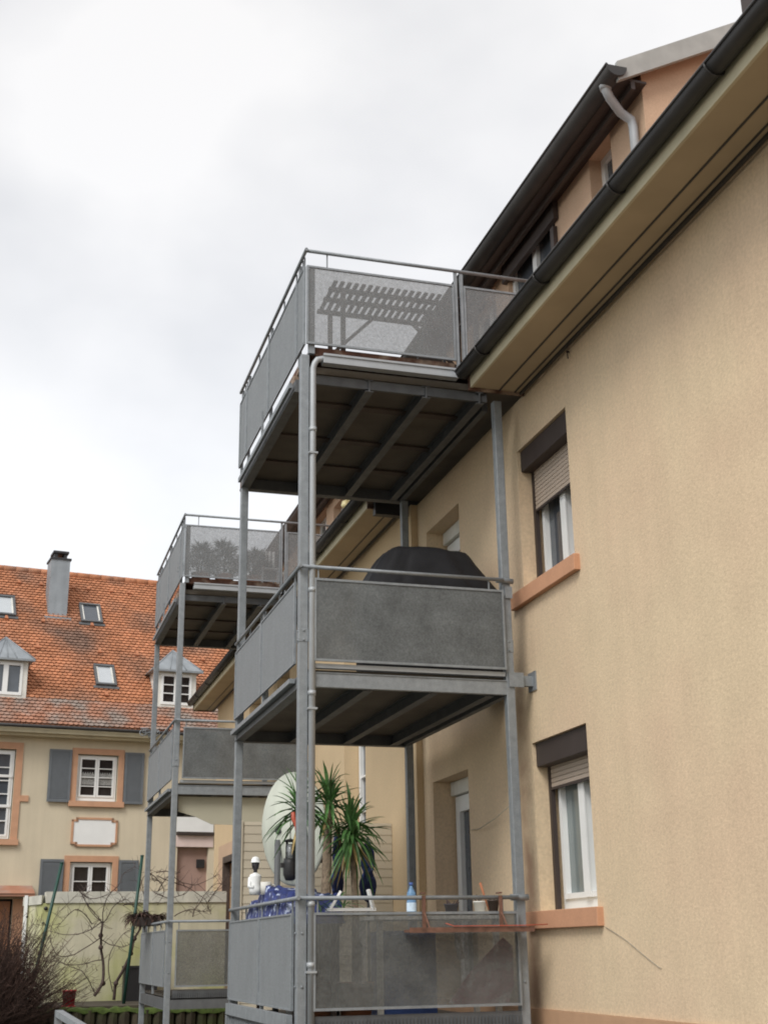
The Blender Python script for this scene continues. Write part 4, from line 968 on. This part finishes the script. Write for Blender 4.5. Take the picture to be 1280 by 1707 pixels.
vine('bare vine with upright dark trunk before the middle of the mossy garden wall', 'vine', 24.0,
     [(158, 1662), (172, 1640), (173, 1610), (168, 1580), (168, 1560), (171, 1541)],
     [[(171, 1541), (150, 1520), (138, 1495), (132, 1487)], [(171, 1541), (165, 1530), (150, 1515), (135, 1490), (145, 1475)], [(171, 1541), (185, 1520), (200, 1502), (212, 1500), (225, 1515)], [(170, 1540), (172, 1515), (182, 1490), (197, 1478), (205, 1455), (225, 1445)],
      [(168, 1540), (140, 1557), (105, 1560), (82, 1552)], [(168, 1565), (145, 1580), (120, 1595), (95, 1595), (84, 1575), (84, 1545), (100, 1520), (130, 1490)], [(168, 1565), (185, 1578), (205, 1580), (225, 1572)],
      [(172, 1600), (145, 1606), (115, 1610), (85, 1600)], [(160, 1660), (150, 1640), (140, 1620), (110, 1610), (95, 1600)], [(84, 1560), (70, 1590), (80, 1620), (70, 1645)], [(155, 1540), (130, 1510), (110, 1530), (90, 1550)], [(132, 1487), (150, 1500), (175, 1495), (195, 1480)]], 31, (q.x, 24, -.83))
q = at(190, 1665, 23.8)
vine('bare vine with slanting trunk beside the right green pole, reaching behind the farther balcony', 'vine', 23.8,
     [(190, 1668), (193, 1640), (208, 1612), (218, 1590), (224, 1565), (235, 1545)],
     [[(235, 1545), (245, 1520), (240, 1490), (232, 1450)], [(235, 1545), (225, 1520), (232, 1480), (245, 1450), (258, 1470)], [(188, 1655), (180, 1620), (185, 1585), (205, 1555), (232, 1545)], [(240, 1450), (262, 1465), (275, 1490), (262, 1510)],
      [(262, 1460), (285, 1470), (305, 1475), (330, 1490), (345, 1505), (352, 1525)], [(258, 1490), (285, 1500), (310, 1490), (320, 1478)], [(262, 1455), (280, 1452), (300, 1470), (325, 1478), (345, 1470), (365, 1458)], [(345, 1505), (365, 1480), (380, 1460)], [(290, 1530), (315, 1515), (335, 1520), (352, 1520)], [(320, 1530), (325, 1515), (335, 1500), (360, 1470), (385, 1480)], [(262, 1485), (280, 1460), (300, 1455)],
      [(206, 1510), (222, 1508), (235, 1512)]], 47, (q.x, 23.8, -.83))
# brown bush
p = at(20, 1660, 21.5); bu = thing('bare_bush', (p.x, 21.5, -1.6), 'dense reddish brown leafless bush in the bottom left corner', 'bush')
b = MB(); tr = random.Random(13)
for k in range(3000):
    a = tr.uniform(0, 6.28); u = tr.uniform(0, 1); el = tr.uniform(.25, 1.45); L = tr.uniform(.8, 1.75)
    bx, by = .0+tr.uniform(-.5, .3), 21.4+tr.uniform(-.25, .25)
    d = Vector((math.cos(a)*math.cos(el), math.sin(a)*math.cos(el)*.7, math.sin(el)))
    p0 = Vector((bx, by, -1.2)); p1 = p0+d*L*.6+Vector((tr.uniform(-.05, .05), 0, 0)); p2 = p1+(d+Vector((tr.uniform(-.4, .4), tr.uniform(-.3, .3), tr.uniform(-.1, .3)))).normalized()*L*.5
    b.tube([tuple(p0), tuple(p1), tuple(p2)], [.008, .005, .002], 3, cap=False)
    for _ in range(3):
        q0 = p1.lerp(p2, tr.random()); q1 = q0+Vector((tr.uniform(-.12, .12), tr.uniform(-.1, .1), tr.uniform(-.02, .15))); b.tube([tuple(q0), tuple(q1)], [.004, .002], 3, cap=False)
b.build('twigs', 'twig', bu)
p = at(114, 1678, 22.9)
b = MB(); s_ = .13
b.prism([(p.x-.11, 22.8), (p.x+.11, 22.8), (p.x+.11, 23.02), (p.x-.11, 23.02)], -.84, -.82)
b.lathe([(0, 0), (.12, 0), (.15, .24), (.16, .24), (.16, .26), (.14, .26), (.12, .04), (0, .03)], (p.x, 22.9, -.84), 4)
tag(b.build('plant_pot', 'red'), 'square dark red plant pot standing on the mossy edge', 'pot')
q0, q1 = at(207, 1615, 24.6), at(232, 1668, 24.6)
b = MB(); b.box(q0.x, q1.x+.3, 24.5, 24.8, -.83, q0.z); b.box(q0.x-.02, q1.x+.32, 24.48, 24.82, q0.z, q0.z+.04)
tag(b.build('rubbish_bin', 'black'), 'dark bin partly hidden behind the low mesh panel of the farther balcony', 'bin')
q = at(37, 1662, 22.9); b = MB(); b.prism([(q.x-.14, 22.9), (q.x+.1, 22.9), (q.x+.16, 22.93), (q.x-.1, 22.94)], q.z-.06, q.z-.03); b.tube([(q.x+.0, 22.92, q.z-.03), (q.x+.05, 22.92, q.z+.06), (q.x+.07, 22.92, q.z+.14)], [.03, .02, .008], 8)
tag(b.build('pale_stone', 'white_dirty'), 'small pale stone at the foot of the brown bush', 'stone')
# handrail near the bottom of the picture
hr = thing('stair_handrail', (.5, 9.3, -1.6), 'grey steel stair handrail cut off by the bottom edge left of the balconies', 'handrail')
a, b_ = at(98, 1690, 9.6), at(150, 1722, 8.4)
b = MB(); b.bar(tuple(a), tuple(b_), .05, .04); b.bar((b_.x, b_.y, b_.z), (b_.x, b_.y, -1.6), .045); b.build('rail', 'galv', hr)
MB().bar((a.x, a.y, a.z+.02), (a.x, a.y, -1.6), .05).build('post', 'galv', hr)
